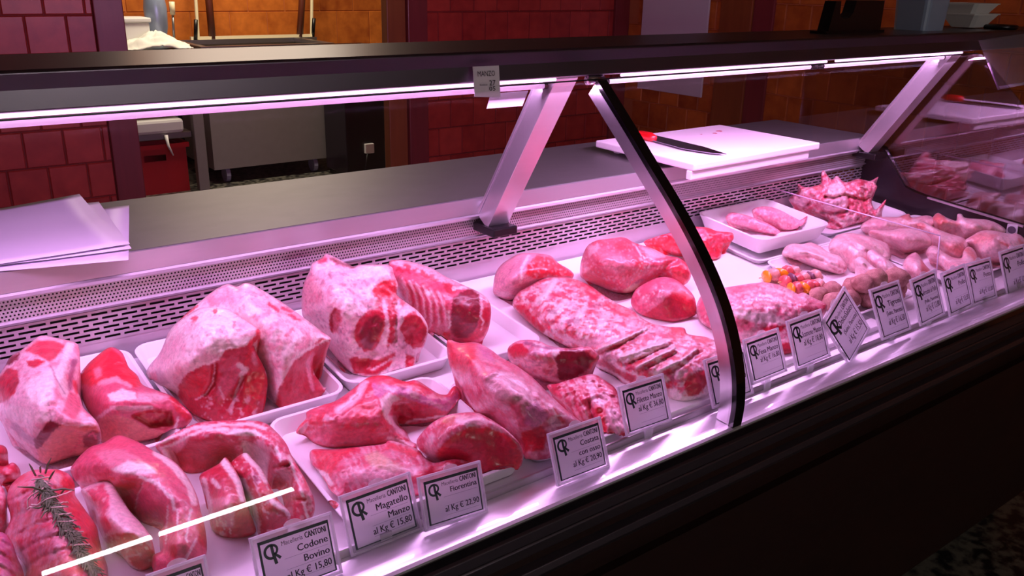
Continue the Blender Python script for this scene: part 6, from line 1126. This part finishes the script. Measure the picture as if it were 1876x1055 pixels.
# things on the table
p = at_y((240, 70), 6.2); wb = empty('white_box', (p[0], 6.2, zt_), 'white plastic box with a lid on the back table', 'box')
box('box_body', p[0] - .10, p[0] + .10, 6.1, 6.3, zt_, at_y((245, 40), 6.2)[2], M_white_pl, wb, .012); zz = at_y((245, 40), 6.2)[2]; box('box_lid', p[0] - .11, p[0] + .11, 6.09, 6.31, zz, zz + .03, M_white_pl, wb, .008)
p = at_y((289, 60), 6.25); hh = at_y((289, -14), 6.25)[2] - zt_
V, F = latheg([(.001, 0), (.065, 0), (.065, .03), (.055, .05), (.055, .06), (.068, .12), (.074, .24), (.064, .31), (.05, .33), (.05, .35), (.056, .36), (.056, .42), (.001, .43)], (p[0], 6.25, zt_), 24)
tag(mk('steel_blender', V, F, mat('blender_steel', (150, 162, 186), .3, .35), smooth=True), 'tall steel blender jug standing on the back table', 'blender')
p = at_y((320, 60), 6.14); sk = empty('sharpening_steel', (p[0], 6.14, zt_), 'knife sharpening steel with a cream handle on the back table', 'tool')
tube('rod', [(p[0] - .01, 6.14, zt_), (p[0], 6.14, at_y((320, 26), 6.14)[2])], .008, M_inox, sk, 8); tube('handle', [(p[0], 6.14, at_y((320, 27), 6.14)[2]), (p[0] + .002, 6.14, at_y((321, 3), 6.14)[2])], [.016, .018], M_cream, sk, 10)
# crumpled cloth
p = at_y((285, 80), 5.98); n = 26; V, F = [], []
for i in range(n + 1):
    for j in range(n + 1):
        u_, v_ = i / n * 2 - 1, j / n * 2 - 1; r = math.hypot(u_, v_); x = p[0] + .21 * u_ + .03 * mnoise.noise(Vector((u_ * 2, v_ * 2, 1))); y = 5.99 + .10 * v_
        z = zt_ + .008 + .10 * max(0, 1 - r * .9) ** .8 * (1 + .5 * mnoise.noise(Vector((u_ * 3, v_ * 3, 5)))) + .016 * abs(mnoise.noise(Vector((u_ * 7, v_ * 5, 9)))); V.append((x, y, z))
for i in range(n):
    for j in range(n): q = i * (n + 1) + j; F.append((q, q + n + 1, q + n + 2, q + 1))
o = mk('kitchen_cloth', V, F, M_cloth, smooth=True); s_ = o.modifiers.new('s', 'SOLIDIFY'); s_.thickness = .004; tag(o, 'crumpled white kitchen cloth on the back table', 'cloth')
p = at_y((305, 225), 5.86); p[2] = zs - .07; p[1] = 5.90; p2 = at_y((318, 285), 5.86)
o = tube('hanging_tie', [p, (p + p2) / 2 + np.array([-.01, 0, 0]), p2], [.012, .009, .004], M_white_pl, None, 8); tag(o, 'white tie hanging down in front of the red crate', 'strap')
# steel chest on castors with its raised lid frame
c0, c1_ = at_y((392, 300), 6.0), at_y((616, 295), 6.0); x0_, x1_ = c0[0], c1_[0]; zb_ = at_y((500, 300), 6.0)[2]; ztp = at_y((480, 82), 6.0)[2]
ch = empty('steel_chest', ((x0_ + x1_) / 2, 6.3, 0), 'wheeled steel chest in the back room with its frame lid raised', 'chest')
V, F = joinparts([boxg(x0_, x1_, 6.0, 6.02, zb_, ztp - .03), boxg(x0_, x1_, 6.58, 6.60, zb_, ztp - .03), boxg(x0_, x0_ + .02, 6.02, 6.58, zb_, ztp - .03), boxg(x1_ - .02, x1_, 6.02, 6.58, zb_, ztp - .03), boxg(x0_ + .02, x1_ - .02, 6.02, 6.58, zb_, zb_ + .5)])
mk('chest_body', V, F, M_inox_d, ch)
V, F = joinparts([boxg(x0_ - .02, x1_ + .02, 5.98, 6.03, ztp - .03, ztp), boxg(x0_ - .02, x1_ + .16, 6.57, 6.62, ztp - .03, ztp), boxg(x0_ - .02, x0_ + .03, 6.03, 6.57, ztp - .03, ztp), boxg(x1_ - .03, x1_ + .02, 6.03, 6.57, ztp - .03, ztp)])
mk('chest_rim', V, F, M_inox, ch)
lid = mk('lid_frame', *joinparts([tubeg([(x0_ + .17, 6.60, ztp), (x0_ + .21, 6.66, ztp + .6)], .012, 8), tubeg([(x1_ + .13, 6.60, ztp), (x1_ + .20, 6.66, ztp + .6)], .012, 8), boxg(x0_ + .12, x1_ + .14, 6.60, 6.63, ztp, ztp + .02)]), M_cream, ch)
for xa_, xb_ in ((x0_ + .28, x0_ + .30), (x1_ + .04, x1_ + .15)): tube('lid_rail', [(xa_, 6.62, ztp), (xb_, 6.68, ztp + .6)], .026, M_lidwood, lid, 8)
for x in (x0_ + .15, x1_ + .14): tube('hinge', [(x, 6.60, ztp), (x + .01, 6.58, ztp + .14)], .014, M_dark, lid, 8)
for x in (x0_ + .10, x1_ - .16):
    for y in (6.06, 6.5):
        cst = mk('castor', *tubeg([(x - .015, y, .055), (x + .015, y, .055)], .055, 16), mat('castor_wheel', (150, 150, 170), .4), ch); box('castor_fork', x - .022, x + .022, y - .015, y + .015, .09, zb_, M_inox_d, cst)
xa_, xb_ = at_y((634, 250), 5.62)[0], at_y((705, 250), 5.62)[0]
lc = empty('low_cabinet', ((xa_ + xb_) / 2, 5.8, 0), 'low black cabinet in the back room beside the steel chest', 'cabinet')
box('cabinet_body', xa_, xb_, 5.62, 5.96, .04, .90, M_endpanel, lc, .004); box('cabinet_top', xa_ - .01, xb_ + .01, 5.605, 5.965, .90, .93, M_dark, lc, .004); box('cabinet_plinth', xa_ + .02, xb_ - .02, 5.65, 5.95, 0, .04, M_dark, lc)
p = at_y((677, 272), 5.60); so = box('socket_box', p[0] - .035, p[0] + .035, 5.592, 5.62, p[2] - .035, p[2] + .035, M_white_pl, None, .004); tag(so, 'white socket box on the side of the low black cabinet', 'socket')
tube('cable', [p + [-.02, -.005, -.03], p + [-.04, -.01, -.12], p + [-.09, -.01, -.26]], .005, M_dark, so, 6)
# white panel on the right-hand wall
BLp, BRp = at_x((1168, 160), 3.875), at_x((1284, 180), 3.875)
wp = empty('wall_board', (3.885, (BLp[1] + BRp[1]) / 2, min(BLp[2], BRp[2])), 'plain white board hung on the orange tiled wall', 'board')
zb2 = (BLp[2] + BRp[2]) / 2
box('panel_sheet', 3.872, 3.885, BRp[1], BLp[1], zb2, 2.05, M_white_pl, wp, .003); box('panel_mount', 3.885, 3.894, BRp[1] + .1, BLp[1] - .1, zb2 + .2, 1.95, M_inox_d, wp)
# lamps on the wall across the shop, seen mirrored in the curved glass
E_wall = mat('wall_lamp_glow', (255, 255, 255), .4, emit=(1, .97, 1), estr=38)
for k, (xa, xb, z_) in enumerate(((.30, .735, 1.452), (.775, 1.40, 1.452))):
    r_ = empty('wall_lamp_offscreen', ((xa + xb) / 2, -2.42, z_), ('short', 'long')[k] + ' white tube lamp on the wall across from the counter', 'lamp')
    tube('lamp_tube_offscreen', [(xa, -2.45, z_), (xb, -2.45, z_)], .045, E_wall, r_, 14); box('lamp_base', xa, xb, -2.595, -2.50, z_ - .03, z_ + .03, M_white_pl, r_, .005)
